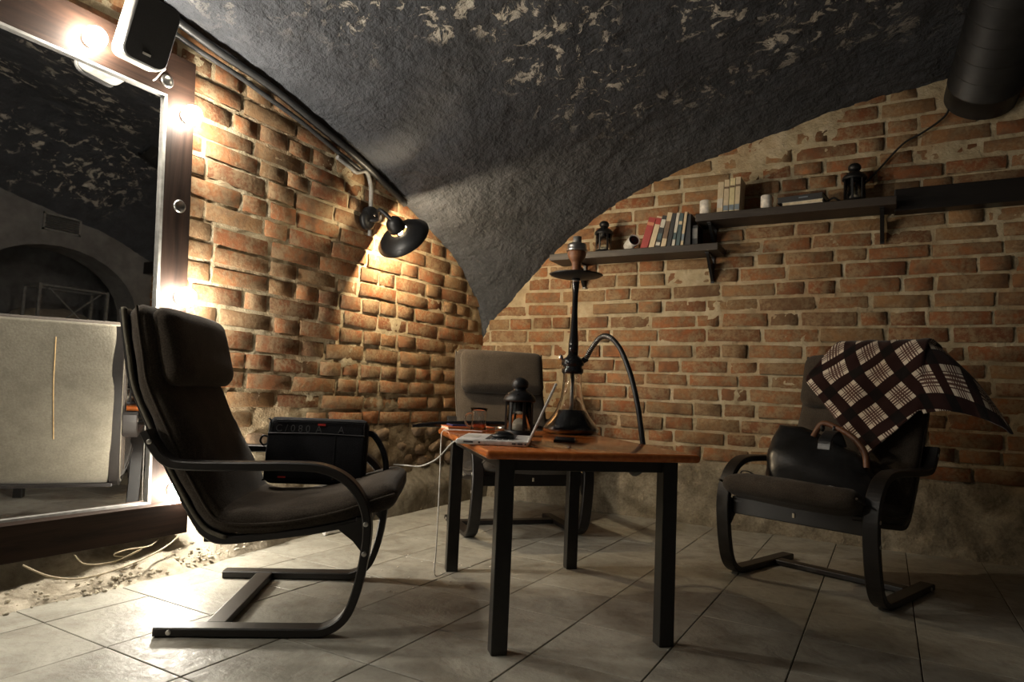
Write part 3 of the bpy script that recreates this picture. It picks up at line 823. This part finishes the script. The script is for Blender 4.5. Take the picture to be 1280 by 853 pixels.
# ---- hookah
HK = T(.215, .36, TZ)
hk = tag(empty('hookah', HK), 'tall hookah with clear glass base and brown bowl on the table', 'hookah')
bot = [(0, .004), (.06, .002), (.112, .004), (.124, .014), (.126, .024), (.110, .046), (.085, .075), (.064, .110), (.050, .150), (.043, .195), (.040, .240), (.041, .262), (.044, .272)]
inn = [(.041, .272), (.038, .262), (.037, .240), (.040, .195), (.047, .150), (.061, .110), (.082, .075), (.106, .046), (.121, .026), (.119, .016), (.108, .010), (.06, .008), (0, .010)]
MB().lathe(bot+inn, 40).build('glass_base', M['glass'], hk)
MB().lathe([(0, .0105), (.06, .0085), (.1075, .0105), (.1185, .0165), (.1205, .026), (.1055, .046), (.0815, .075), (.0625, .106), (0, .106)], 40).build('water', M['water'], hk)
MB().lathe([(0, .265), (.043, .265), (.048, .272), (.048, .286), (.042, .291), (.042, .298), (.050, .303), (.050, .322), (.044, .330), (.030, .338), (.022, .350), (0, .350)], 32).build('collar', M['black_gloss'], hk)
MB().lathe([(0, .03), (.009, .03), (.009, .27), (0, .27)], 14).build('down_tube', M['steel'], hk)
MB().lathe([(0, .345), (.022, .350), (.022, .40), (.017, .46), (.013, .54), (.013, .62), (.017, .665), (.019, .672), (.019, .690), (0, .69)], 24).build('stem', M['black_gloss'], hk)
MB().lathe([(.014, .672), (.0205, .674), (.0205, .686), (.014, .688)], 20).build('stem_ring', M['chrome'], hk)
MB().lathe([(0, .690), (.03, .690), (.075, .694), (.110, .702), (.120, .708), (.110, .7075), (.07, .702), (0, .700)], 36).build('ash_tray', M['black_metal'], hk)
MB().lathe([(0, .700), (.024, .700), (.025, .715), (.021, .735), (.021, .758), (.028, .772), (.039, .788), (.042, .805), (.038, .815), (0, .815)], 28).build('bowl', M['clay'], hk)
cp = MB().lathe([(.030, .812), (.046, .812), (.047, .820), (.043, .826), (.044, .834), (.040, .846), (.026, .852), (0, .853)], 28).build('heat_cap', M['steel'], hk)
MB().lathe([(0, .850), (.019, .850), (.019, .880), (.0, .880)], 16).build('cap_chimney', M['grey_conduit'], cp)
MB().blob((-.046, -.028, .335), (.010, .010, .012), .8, 10, 8).build('purge_valve', M['chrome'], hk)
rd = Vector((.87, .49, 0))
MB().tube([Vector((0, 0, .315))+rd*.03, Vector((0, 0, .335))+rd*.062], .013, 12).build('hose_port', M['black_gloss'], hk)
# hose
hs = tag(empty('hookah_hose', HK), 'black ribbed hookah hose arching over the table edge with a long mouthpiece', 'hose')
h0 = Vector((0, 0, .332))+rd*.056
e1 = T(.385, -.02, .60)-HK
pth = [h0, *[Vector((h0.x+(e1.x-h0.x)*f, h0.y+(e1.y-h0.y)*f, z_)) for f, z_ in ((.12, .385), (.27, .425), (.43, .42), (.61, .365), (.78, .26), (.90, .14), (.97, .03))], e1+Vector((.004, .006, -.07)),
       T(.40, .03, .485)-HK, T(.40, .10, .465)-HK, T(.42, .22, .49)-HK, T(.42, .38, .52)-HK, T(.34, .56, .56)-HK, T(.20, .585, .60)-HK, T(.08, .555, .622)-HK, T(.02, .53, .625)-HK]
hp_ = catmull(pth, 8)
MB().tube(hp_, .0105, 12).build('tube', M['black_plastic'], hs)
rib = MB()
for i, p in enumerate(hp_[2:26]):
    t = (hp_[i+3]-hp_[i+1]).normalized()
    pass
sp = []
L1 = hp_[1:27]
for i in range(len(L1)-1):
    for j in range(5):
        p = L1[i].lerp(L1[i+1], j/5); t = (L1[i+1]-L1[i]).normalized(); a = t.orthogonal().normalized(); bq = t.cross(a); an = (i*5+j)*2*math.pi/5
        sp.append(p+(a*math.cos(an)+bq*math.sin(an))*.0118)
MB().tube(sp, .0016, 5).build('spring_coil', M['steel'], hs)
mpt = [T(.02, .53, .625)-HK, T(-.10, .53, .626)-HK, T(-.25, .53, .622)-HK, T(-.40, .525, .612)-HK, T(-.46, .522, .606)-HK]
MB().tube(catmull(mpt, 5), [.0105]*3+[.0125]*12+[.010]*3+[.008]*3, 12).build('mouthpiece', M['black_gloss'], hs)

# ================================================================== wall shelves
sh1 = tag(empty('wall_shelf', (0, 0, 0)), 'short lower dark wood wall shelf carrying leaning books', 'shelf', 'dark wall shelves')
MB().box(((-2.03-.89)/2, 4.165, 1.7125), (1.14, .215, .045), None, .004, 2).build('board', M['shelf_wood'], sh1)
sh2 = tag(empty('wall_shelf', (0, 0, 0)), 'upper dark wood wall shelf carrying candles and pale books', 'shelf', 'dark wall shelves')
MB().box(((-1.03+.05)/2, 4.165, 1.900), (1.08, .215, .048), None, .004, 2).build('board', M['shelf_wood'], sh2)
def bracket(parent, x, z, d=.17, h=.17):
    mb = MB().box((x, 4.262, z-h/2), (.022, .006, h)).box((x, 4.262-d/2, z-.004), (.022, d, .008))
    V = []
    for xx in (x-.009, x+.009):
        V += [(xx, 4.26, z-h+.01), (xx, 4.26-.022, z-h+.03), (xx, 4.26-d+.02, z-.012), (xx, 4.26-d+.02, z-.006), (xx, 4.26, z-.05)]
    mb.add(V, [(4, 3, 2, 1, 0), (5, 6, 7, 8, 9)]+[(i, (i+1) % 5, 5+(i+1) % 5, 5+i) for i in range(5)])
    mb.build('bracket', M['black_metal'], parent)
    for zz in (z-.05, z-h+.03):
        MB().lathe([(0, 0), (.006, 0), (.005, .003), (0, .003)], 10, (x, 4.259, zz), Quaternion((1, 0, 0), math.pi/2)).build('screw', M['steel'], parent)
bracket(sh1, -.965, 1.69); bracket(sh1, -1.85, 1.69); bracket(sh2, -.955, 1.876, .17, .14); bracket(sh2, -.02, 1.876)
beam = tag(MB().box((.87, 4.225, 1.93), (1.66, .10, .125), None, .005, 2).build('wall_beam', M['black_wood']), 'long black wooden beam fixed to the brick wall beyond the upper shelf', 'beam')

# books: local x = thickness, y = depth, z = height
def book(x, y, z, th, dp, ht, tilt, cov, label, spine=None, yaw=0.0, band=None, group='books leaning on the lower wall shelf'):
    o = tag(empty('book', (x, y, z)), label, 'book', group); o.rotation_euler = (0, tilt, yaw)
    t = .0025
    MB().box((t/2, 0, ht/2), (t, dp, ht)).build('cover', cov, o)
    MB().box((th-t/2, 0, ht/2), (t, dp, ht)).build('cover', cov, o)
    MB().box((th/2, -dp/2-.001, ht/2), (th, .003, ht)).build('spine', spine or cov, o)
    MB().box((th/2, .002, ht/2), (th-2*t, dp-.008, ht-.006)).build('page_block', M['paper'], o)
    for (z0, hh, mt_) in band or ():
        MB().box((th/2, -dp/2-.003, z0*ht), (th*.96, .002, hh*ht)).build('spine_band', mt_, o)
    return o
def cm(n, c, r=.5): return simple(n, c, r, nscale=25, var=.15, bmp=.03)
B_red = cm('red_book', (.30, .025, .02)); B_or = cm('orange_book', (.50, .20, .10)); B_blk = cm('black_book', (.02, .02, .022)); B_wh = cm('white_book', (.55, .52, .45))
B_cr = cm('cream_book', (.55, .45, .30)); B_teal = cm('teal_book', (.05, .085, .095)); B_brown = cm('brown_book', (.16, .10, .06)); B_pale = cm('pale_yellow_book', (.60, .52, .30)); B_blue = cm('blue_book', (.16, .20, .24))
x = -1.385; zt = 1.735
spec = [(.046, .21, .27, B_red, None, 'dark red book leaning at the start of the lower shelf row', [(.8, .1, B_or)]),
        (.034, .21, .25, B_or, B_cr, 'orange and cream book leaning against the dark red one', [(.85, .2, B_red)]),
        (.028, .21, .22, B_blk, None, 'black book with white spine lettering in the leaning row', [(.75, .25, B_wh), (.35, .2, B_teal), (.12, .1, B_wh)]),
        (.030, .225, .19, B_cr, None, 'cream book with brown spine in the middle of the leaning row', [(.5, .5, B_brown)]),
        (.024, .215, .16, B_blk, None, 'plain black book between two pale books on the lower shelf', None),
        (.018, .215, .14, B_wh, None, 'thin white book in the leaning row on the lower shelf', [(.3, .2, B_teal)]),
        (.022, .21, .12, B_teal, None, 'thin dark teal book in the leaning row on the lower shelf', [(.7, .1, B_cr)]),
        (.016, .215, .11, B_cr, None, 'thin cream book at the end of the leaning row', [(.25, .2, B_blue)])]
for th, ht, tl, cv, spn, lb, bd in spec:
    dz = 0.0
    book(x, 4.15, zt, th, .15, ht, tl, cv, lb, spn, 0, bd); x += th/math.cos(tl)+.0078
book(-1.115, 4.16, zt, .05, .15, .20, 0, B_blk, 'thick black book standing upright beside the lower shelf bracket')
book(-1.06, 4.17, zt, .035, .13, .13, 0, B_blk, 'small dark book standing under the upper shelf', None, 0, [(.6, .5, M['grey_conduit'])])
x = -.905; zt2 = 1.924
for th, ht, cv, spn, lb in ((.034, .19, B_pale, B_cr, 'pale yellow book at the candle end of the upright row'), (.030, .20, B_cr, None, 'cream book second in the upright row on the upper shelf'),
                            (.030, .205, B_pale, None, 'tall pale yellow book third in the upright row'), (.028, .21, B_cr, None, 'tallest cream book with blue foot on the upper shelf')):
    bd = [(.12, .16, B_blue), (.75, .06, B_brown)] if spn is None else [(.3, .3, B_wh)]
    book(x, 4.15, zt2, th, .15, ht, .035, cv, lb, spn, 0, bd, 'books standing on the upper wall shelf'); x += th+.0035
def lying(x, y, z, l, d, t, yaw, cov, label, rx=0):
    o = tag(empty('lying_book', (x, y, z), yaw), label, 'book', 'books lying on the upper wall shelf'); o.rotation_euler = (0, rx, yaw)
    MB().box((0, 0, .002), (l, d, .003)).build('cover', cov, o); MB().box((0, 0, t-.002), (l, d, .003)).build('cover', cov, o)
    MB().box((0, 0, t/2), (l-.006, d-.006, t-.006)).build('page_block', M['paper'], o)
    MB().box((0, d/2, t/2), (l, .003, t)).build('spine', cov, o)
    return o
lying(-.415, 4.14, zt2, .22, .15, .022, -.1, B_wh, 'thin white book lying at the bottom of the pair on the upper shelf')
lb_ = lying(-.425, 4.14, zt2+.022, .25, .155, .034, -.13, B_blk, 'black book with orange mark lying on top of the white one')
MB().box((.085, -.078, .019), (.026, .002, .024)).build('orange_mark', M['orange'], lb_)
MB().box((0, -.0785, .017), (.24, .002, .030)).build('spine', B_blk, lb_)
MB().box((.02, -.0795, .018), (.05, .002, .006)).build('title', B_blue, lb_)
def candle(x, r, h, label):
    o = tag(empty('pillar_candle', (x, 4.12, zt2)), label, 'candle', 'white pillar candles')
    MB().lathe([(0, 0), (r, 0), (r, h-.004), (r-.004, h), (r*.6, h-.006), (0, h-.008)], 28).build('wax', M['wax'], o)
    MB().tube([(0, 0, h-.01), (.001, 0, h+.005)], .0015, 6).build('wick', M['cable_black'], o)
candle(-.985, .034, .095, 'white pillar candle at the free end of the upper shelf')
candle(-.625, .032, .088, 'white pillar candle between upright and lying books on the upper shelf')
wire('shelf_wire', [(-.30, 4.12, zt2+.01), (-.26, 4.10, zt2+.03), (-.22, 4.13, zt2+.012), (-.19, 4.20, zt2+.05), (-.06, 4.255, 2.115), (.08, 4.255, 2.27), (.18, 4.255, 2.325), (.29, 4.255, 2.41), (.31, 4.255, 2.52)], .0055, 'cable_black', 'black wire running up the brick wall from the shelf to the duct')
# security camera
cmr = tag(empty('security_camera', (-1.47, 4.15, 1.735)), 'small white bullet camera with a black lens on the lower shelf', 'camera')
MB().lathe([(0, 0), (.028, 0), (.028, .008), (.012, .012), (.008, .03), (0, .03)], 20).build('foot', M['white_plastic'], cmr)
cdir = Vector((.62, -.70, .25)).normalized(); qc = Vector((0, 0, 1)).rotation_difference(cdir)
MB().lathe([(0, -.075), (.025, -.072), (.036, -.055), (.038, .03), (.040, .045), (.036, .047), (.033, .040), (0, .040)], 28, (0, 0, .058), qc).build('housing', M['white_plastic'], cmr)
MB().lathe([(0, .041), (.032, .041), (.030, .0445), (.015, .044), (.010, .041), (0, .0405)], 24, (0, 0, .058), qc).build('lens', M['black_gloss'], cmr)

# ================================================================== wall lamp, conduit, speaker, duct
AX = Vector((-.05, .80, -.52)).normalized(); qa = Vector((0, 0, 1)).rotation_difference(AX)
SC0 = Vector((-2.44, 2.955, 1.655))
sco = tag(empty('wall_lamp', SC0), 'black swivel wall lamp with a wide dish shade, lit', 'lamp')
rs = .145
sco.scale = (1.12, 1.12, 1.12)
MB().lathe([(.045, -.022), (.075, -.016), (.115, .004), (rs, .030), (rs-.002, .032), (.114, .007), (.074, -.013), (.045, -.019)], 40, (0, 0, 0), qa).build('shade', M['black_metal'], sco)
MB().lathe([(.046, -.018), (.073, -.0122), (.113, .0075), (rs-.003, .0318), (.1125, .0085), (.073, -.0112), (.046, -.017)], 40, (0, 0, 0), qa).build('shade_lining', M['white_inner'], sco)
MB().lathe([(0, -.105), (.025, -.102), (.040, -.085), (.046, -.060), (.046, -.036), (.043, -.034), (.043, -.058), (.036, -.082), (0, -.095)], 28, (0, 0, 0), qa).build('lamp_cap', M['black_metal'], sco)
for an in (0, 120, 240):
    p = qa @ Vector((.0445*math.cos(R_(an+70)), .0445*math.sin(R_(an+70)), -.028))
    MB().box(p, (.006, .006, .03), qa.to_matrix()).build('spacer', M['black_metal'], sco)
MB().lathe([(0, -.075), (.018, -.07), (.020, -.04), (.022, -.02), (.012, -.004), (0, 0)], 16, (0, 0, 0), qa).build('light_bulb', M['sconce_bulb'], sco)
wl = (Vector((WX+.02, 2.90, 1.74))-SC0)/1.12
capp = qa @ Vector((0, 0, -.095))
MB().tube(catmull([wl, wl+Vector((.08, .01, .0)), capp+Vector((-.06, -.03, .05)), capp], 6), .011, 10).build('arm', M['black_metal'], sco)
MB().lathe([(0, 0), (.05, 0), (.05, .02), (.035, .03), (0, .032)], 24, wl, QX).build('wall_plate', M['black_metal'], sco)
ld = bpy.data.lights.new('lamp_light', 'POINT'); ld.energy = SCONCE_W; ld.color = SCONCE_C; ld.shadow_soft_size = .02
lo_ = bpy.data.objects.new('lamp_light', ld); COL.objects.link(lo_); lo_.parent = sco; lo_.location = AX*.012

def arch_pts(y0, y1, dz, x, n=24):
    out = []
    for i in range(n+1):
        y = y0+(y1-y0)*i/n; out.append(Vector((x+.006*noise.noise(Vector((y*3, dz*9, 0))), y, interp(LT, y)-dz+.008*noise.noise(Vector((y*4, dz*30, 2))))))
    return out
tag(MB().tube(arch_pts(.9, 3.22, .035, WX+.045), .019, 10).build('black_conduit', M['dark_conduit']), 'thick black cable conduit following the arch above the mirror', 'conduit')
tag(MB().tube(arch_pts(.9, 2.80, .085, WX+.04), .012, 10).build('thin_black_conduit', M['dark_conduit']), 'thinner dark cable conduit just below the thick black one', 'conduit')
gp = arch_pts(2.62, 2.78, .115, WX+.038, 4)
gp += [Vector((WX+.035, 2.86, 2.02)), Vector((WX+.035, 2.905, 1.95)), Vector((WX+.035, 2.915, 1.86)), Vector((WX+.035, 2.92, 1.80))]
tag(MB().tube(catmull(gp, 3), .0125, 10).build('grey_conduit', M['grey_conduit']), 'pale grey conduit bending down from the arch to the round box', 'conduit')
jb = tag(empty('junction_box', (WX+.008, 2.925, 1.775)), 'round black junction box on the brick wall beside the lamp', 'junction box')
MB().lathe([(0, 0), (.052, 0), (.054, .03), (.048, .045), (.03, .05), (0, .051)], 28, (0, 0, 0), QX).build('body', M['black_plastic'], jb)
MB().lathe([(0, .050), (.010, .050), (.009, .056), (0, .057)], 12, (0, 0, 0), QX).build('knob', M['chrome'], jb)
MB().tube([(.02, .004, -.05), (.02, .006, -.12)], .012, 10).build('conduit_stub', M['grey_conduit'], jb)

SPK = Vector((-2.44, 1.415, 2.075)); spr = rotm(0, R_(16), R_(-6)) @ rotm(R_(-4), 0, 0)
sk = tag(empty('loudspeaker', SPK), 'grey loudspeaker with black cloth front above the mirror corner', 'speaker')
MB().box((-.042, 0, 0), (.11, .172, .252), None, .035, 6).xf(spr.to_4x4()).build('cabinet', M['grey_plastic'], sk)
def rounded_slab(hy, hz, r, x0, x1):
    P = []
    for cy, cz, a0 in ((hy-r, hz-r, 0), (-hy+r, hz-r, 90), (-hy+r, -hz+r, 180), (hy-r, -hz+r, 270)):
        for t in range(7): P.append((cy+r*math.cos(R_(a0+15*t)), cz+r*math.sin(R_(a0+15*t))))
    n = len(P); V = [(x0, y, z) for y, z in P]+[(x1, y, z) for y, z in P]+[(x1+.006, y*.95, z*.965) for y, z in P]
    F = [tuple(reversed(range(n))), tuple(range(2*n, 3*n))]
    for L_ in (0, n): F += [(L_+i, L_+(i+1) % n, L_+n+(i+1) % n, L_+n+i) for i in range(n)]
    return MB().add(V, F)
rounded_slab(.082, .122, .035, .008, .018).xf(spr.to_4x4()).build('front_grille', M['grille'], sk)
MB().box((.026, 0, -.085), (.002, .03, .008)).xf(spr.to_4x4()).build('badge', M['grey_plastic'], sk)
MB().tube([spr @ Vector((-.08, 0, 0)), spr @ Vector((-.14, 0, .0)), Vector((-.215, -.03, .0))], .014, 10).build('wall_bracket', M['black_metal'], sk)
MB().lathe([(0, 0), (.04, 0), (.04, .01), (0, .012)], 16, (-.232, -.03, 0), QX).build('wall_plate', M['black_metal'], sk)
MB().tube(catmull([spr @ Vector((-.04, .07, -.09)), Vector((-.05, .10, -.085)), Vector((-.08, .105, -.09)), Vector((-.11, .105, -.11)), Vector((-.13, .105, -.115))], 5), .003, 6).build('lead', M['white_plastic'], sk)

du = tag(empty('ventilation_duct', (.45, WY, 2.50)), 'large dark round ventilation duct entering the brick wall', 'duct')
dd = Vector((.12, -.85, .40)); nseg = 7; qd = Vector((0, 0, 1)).rotation_difference(dd.normalized()); LL = dd.length
prof = []
MB().lathe([(.172, 0), (.172, LL*.11), (.176, LL*.112), (.176, LL*.125), (.172, LL*.127), (.172, LL), (.165, LL), (.165, 0)], 40, (0, .03, 0), qd).build('pipe', M['duct'], du)
for i in range(1, 8):
    z = LL*(.12+.115*i)
    MB().lathe([(.172, z), (.1745, z+.003), (.1745, z+.006), (.172, z+.009)], 40, (0, .03, 0), qd).build('ridge', M['duct'], du)

# ================================================================== things on the armchairs
# ---- laptop bag
bg = tag(empty('laptop_bag', chair_pt(ch1, .35, .16, .39), R_(35)), 'black nylon laptop bag with red trim standing on the armchair seat', 'bag')
tilt = Matrix.Rotation(R_(-9), 4, 'X')
def bpart(mb, name, mat, par=None): return mb.xf(tilt).build(name, mat, par or bg)
bpart(MB().box((0, 0, .125), (.40, .085, .25), None, .03, 5), 'body', M['nylon'])
bpart(MB().box((.0, -.048, .10), (.385, .02, .175), None, .009, 3), 'front_pocket', M['nylon'])
bpart(MB().tube(catmull([(-.19, -.0565, .182), (0, -.058, .186), (.19, -.0565, .182)], 6), .003, 6), 'zip', M['black_plastic'])
bpart(MB().tube(catmull([(-.165, -.044, .235), (.165, -.044, .235), (.185, -.044, .22), (.188, -.044, .03), (.165, -.044, .012), (-.165, -.044, .012), (-.188, -.044, .03), (-.185, -.044, .22)], 5, True), .0028, 6), 'piping', M['black_plastic'])
bpart(MB().box((.015, -.0445, .222), (.030, .003, .008)), 'red_tab', M['red'])
bpart(MB().box((-.12, -.059, .022), (.03, .002, .006)), 'red_trim', M['red'])
bpart(MB().box((.13, -.059, .026), (.015, .002, .010)), 'red_trim', M['red'])
bpart(MB().box((.075, -.0585, .10), (.004, .003, .17)), 'pocket_seam', M['black_plastic'])
tc = bpy.data.curves.new('print', 'FONT'); tc.body = 'C / 0 8 0  A      A'; tc.size = .038; tc.align_x = 'CENTER'; tc.extrude = .0004
to = bpy.data.objects.new('t', tc); COL.objects.link(to)
dg = bpy.context.evaluated_depsgraph_get(); me = bpy.data.meshes.new_from_object(to.evaluated_get(dg)); bpy.data.objects.remove(to)
me.materials.clear(); me.materials.append(simple('faded_print', (.085, .085, .088), .7, bmp=0))
me.transform(tilt @ Matrix.Translation((-.03, -.0437, .192)) @ Matrix.Rotation(math.pi/2, 4, 'X'))
o = put('printed_letters', me, bg); o['kind'] = 'stuff'
bpart(MB().tube(catmull([(.195, -.0, .20), (.225, .0, .19), (.265, .0, .13), (.28, .0, .06), (.25, -.01, .03)], 6), .012, 8), 'strap', M['nylon'])
bpart(MB().tube(catmull([(-.19, -.02, .17), (-.215, -.025, .175), (-.225, -.025, .155), (-.21, -.02, .14), (-.195, -.02, .15)], 5), .004, 8), 'ring', M['black_metal'])

bg.scale = (.94, .95, 1.0)
# ---- handbag
hb = tag(empty('leather_handbag', chair_pt(ch3, .36, .01, .39), R_(-109.5)), 'slouching black leather handbag with tan handle on the blanket armchair', 'handbag')
V = []; F = []; n = 28; mm = 16
for i in range(mm+1):
    t = i/mm; zz = .23*t
    hy = .20*(1-.10*t-.35*max(0, t-.55)); hx = .085*(1-.72*t**1.3)+.006
    for j in range(n):
        a = 2*math.pi*j/n; ca, sa = math.cos(a), math.sin(a)
        xx = hx*math.copysign(abs(ca)**.7, ca); yy = hy*math.copysign(abs(sa)**.55, sa)
        p = Vector((xx, yy, zz)); w_ = .020*noise.noise(p*9)+.010*noise.noise(p*22)
        lean = -.10*t; slump = -.05*t*(yy/.2)
        dent = .03*math.exp(-((yy+.02)/.05)**2)*t*(1 if ca > 0 else 0)
        V.append((xx+lean+w_-dent, yy-.05*t, zz*(1-.28*max(0, (yy+.05)/.2))+slump*.5+w_*.5*(i > 0)))
for i in range(mm):
    for j in range(n):
        k = (j+1) % n; F.append((i*n+j, i*n+k, (i+1)*n+k, (i+1)*n+j))
F.append(tuple(reversed(range(n)))); F.append(tuple(range(mm*n, (mm+1)*n)))
MB().add(V, F, True).build('body', M['leather'], hb)
MB().ribbon([(p.x, p.y) for p in catmull([(-.10, .18, 0), (-.06, .225, 0), (-.02, .235, 0), (.03, .205, 0), (.045, .17, 0)], 5)], .006, .005, .05, .002).build('flap_strap', M['leather'], hb)
MB().tube(catmull([(-.08, -.06, .21), (-.085, -.03, .262), (-.085, .02, .250), (-.08, .08, .215), (-.07, .12, .165), (-.06, .13, .11)], 8), .011, 10).build('handle', M['tan'], hb)
for y in (-.028, .015):
    MB().lathe([(.0115, -.004), (.0135, -.003), (.0135, .003), (.0115, .004)], 14, (-.082, y, .245-.06*max(0, y)), Quaternion((1, 0, 0), math.pi/2)).build('handle_band', M['black_plastic'], hb)
def buckle(y, z, x=.13):
    mb = MB().tube(catmull([(x, y-.016, z-.012), (x, y+.016, z-.012), (x+.004, y+.016, z+.014), (x+.004, y-.016, z+.014)], 3, True), .0028, 6)
    mb.tube([(x, y-.016, z), (x+.004, y+.016, z)], .002, 6)
    mb.build('buckle', M['chrome'], hb)
buckle(.075, .028, .10); buckle(.17, .018, .15)
MB().tube(catmull([(.06, .03, .02), (.10, .07, .028), (.13, .12, .022), (.15, .17, .018), (.14, .21, .02)], 6), .007, 8).build('strap', M['leather'], hb)
MB().tube(catmull([(.05, -.20, .03), (.06, -.24, .055), (.05, -.275, .05), (.03, -.285, .02)], 6), .003, 6).build('cord', M['black_plastic'], hb)

# ---- plaid blanket over the back of the third chair (built in that chair's own axes)
hb.scale = (1.15, 1.25, 1.15)
bl_ = empty('plaid_blanket', ch3.location, ch3.rotation_euler.z)
tag(bl_, 'dark red and white plaid blanket draped over an armchair back', 'blanket')
TOP = .45+(1.0-.45)*1.06
front = catmull([(-.092, TOP+.052, 0), (-.055, TOP+.045, 0), (-.028, TOP+.0, 0), (-.010, TOP-.08, 0), (.012, TOP-.19, 0), (.030, TOP-.27, 0), (.045, TOP-.33, 0), (.075, TOP-.42, 0), (.115, TOP-.51, 0), (.17, TOP-.62, 0), (.24, TOP-.72, 0)], 6)
back = catmull([(-.092, TOP+.052, 0), (-.15, TOP+.045, 0), (-.205, TOP+.02, 0), (-.235, TOP-.05, 0), (-.235, TOP-.18, 0), (-.225, TOP-.35, 0), (-.215, TOP-.5, 0), (-.21, TOP-.62, 0)], 6)
def along(path, d):
    acc = 0
    for a, c in zip(path, path[1:]):
        l = (c-a).length
        if acc+l >= d: return a.lerp(c, (d-acc)/l), (c-a).normalized()
        acc += l
    return path[-1], (path[-1]-path[-2]).normalized()
def hem_front(y):
    if y < .10: return .24+(y+.22)*(.60-.24)/.32
    if y < .30: return .60-(y-.10)*1.25
    return .35*(1-(y-.30)/.305)+.02
def hem_back(y): return .34 if y < .3 else .34*(1-(y-.30)/.305)+.02
NY, NQ = 84, 90; V = []; UV = []; F = []
for i in range(NY+1):
    y = -.225+.83*i/NY
    f_, k_ = hem_front(y), hem_back(y)
    for j in range(NQ+1):
        q_ = f_-(f_+k_)*j/NQ
        if q_ >= 0: p, t = along(front, q_)
        else: p, t = along(back, -q_)
        nn = Vector((-t.y, t.x)); 
        if q_ < 0: nn = -nn
        yy = y+(1-i/NY)**2*max(0, min(.16, .16-.75*q_))
        side = max(0, y-.29)                          # beyond the cushion the cloth falls sideways
        drop = 0
        px, pz = p.x, p.y
        if side > 0:
            yy = .29+side*.95; drop = .75*side+1.7*side*side
            px -= .12*side
            pz = pz-drop*(.55 if q_ > 0 else 1.0)-.02*min(1, side*6) if False else pz-drop
        wv = .012*noise.noise(Vector((y*7, q_*5, 2)))+.006*noise.noise(Vector((y*17, q_*13, 5)))+(.016*noise.noise(Vector((y*9, q_*2.5, 9))) if side > 0 else 0)
        fall = .012*max(0, min(1, (q_-.35)*5))
        V.append((px+nn.x*(wv+.008+fall), yy, pz+nn.y*(wv+.008)))
        a = R_(44); UV.append((y*math.cos(a)-q_*math.sin(a)+.03, y*math.sin(a)+q_*math.cos(a)+.05))
for i in range(NY):
    for j in range(NQ): F.append((i*(NQ+1)+j, i*(NQ+1)+j+1, (i+1)*(NQ+1)+j+1, (i+1)*(NQ+1)+j))
me = bpy.data.meshes.new('cloth'); me.from_pydata(V, [], F); me.polygons.foreach_set('use_smooth', [True]*len(F))
uvl = me.uv_layers.new(name='UVMap')
for lp_ in me.loops: uvl.data[lp_.index].uv = UV[lp_.vertex_index]
me.materials.append(M['plaid']); me.update()
o = put('cloth', me, bl_); sd = o.modifiers.new('thick', 'SOLIDIFY'); sd.thickness = .006; sd.offset = 0

# ================================================================== small things on the floor
tag(MB().tube(catmull([(-2.50, 2.56, .012), (-2.50, 2.66, .02), (-2.515, 2.76, .035), (-2.53, 2.84, .042)], 5), .011, 10).build('plastic_pipe', M['white_plastic']), 'short white plastic pipe lying at the foot of the plinth', 'pipe')
rnd = random.Random(3); mb = MB()
for i in range(26):
    x, y = rnd.uniform(-1.95, -1.45), rnd.uniform(2.0, 2.6)
    mb.blob((x, y, .002), (rnd.uniform(.002, .006), rnd.uniform(.002, .005), .0015), .8, 6, 4, None, .3, i)
tag(mb.build('floor_crumbs', M['wax']), 'tiny pale crumbs scattered on the floor tiles near the table', 'crumbs', kind='stuff')

# ================================================================== seen only in the mirror: the far side of the room
vg = tag(empty('vent_grille', (RX-.012, 3.34, 2.20), math.pi/2), 'metal vent grille above the arch, reflected in the mirror', 'vent')
fr = MB()
for a in ((0, .075, .34, .018), (0, -.075, .34, .018)): fr.box((a[0], 0, a[1]), (a[2], .02, a[3]))
for sx_ in (-.161, .161): fr.box((sx_, 0, 0), (.018, .02, .168))
fr.build('frame', M['grey_conduit'], vg)
for i in range(6):
    MB().box((0, .002, -.055+.022*i), (.31, .012, .008), rotm(.5, 0, 0)).build('slat', M['steel'], vg)
rk_ = tag(empty('metal_rack', (2.25, 3.72, 0)), 'tall thin metal rack frame beyond the arch, reflected in the mirror', 'rack')
for sx_ in (-.15, .15):
    for sy in (-.33, .33): MB().box((sx_, sy, .83), (.025, .025, 1.66)).build('post', M['grey_conduit'], rk_)
for z in (.1, .6, 1.15, 1.645):
    for sx_ in (-.15, .15): MB().box((sx_, 0, z), (.02, .66, .02)).build('rail', M['grey_conduit'], rk_)
    for sy in (-.33, .33): MB().box((0, sy, z), (.30, .02, .02)).build('rail', M['grey_conduit'], rk_)
for s_ in (1, -1): MB().tube([(-.165, -.25*s_, 1.62), (-.165, .25*s_, 1.17)], .009, 6).build('brace', M['grey_conduit'], rk_)
hp2 = tag(empty('covered_heap', (2.75, 3.85, 0)), 'large rounded heap under a beige cloth beyond the arch, reflected in the mirror', 'heap')
MB().blob((0, 0, .72), (.34, .62, .74), .75, 28, 18, None, .10, 5).build('cloth', M['beige_cloth'], hp2)
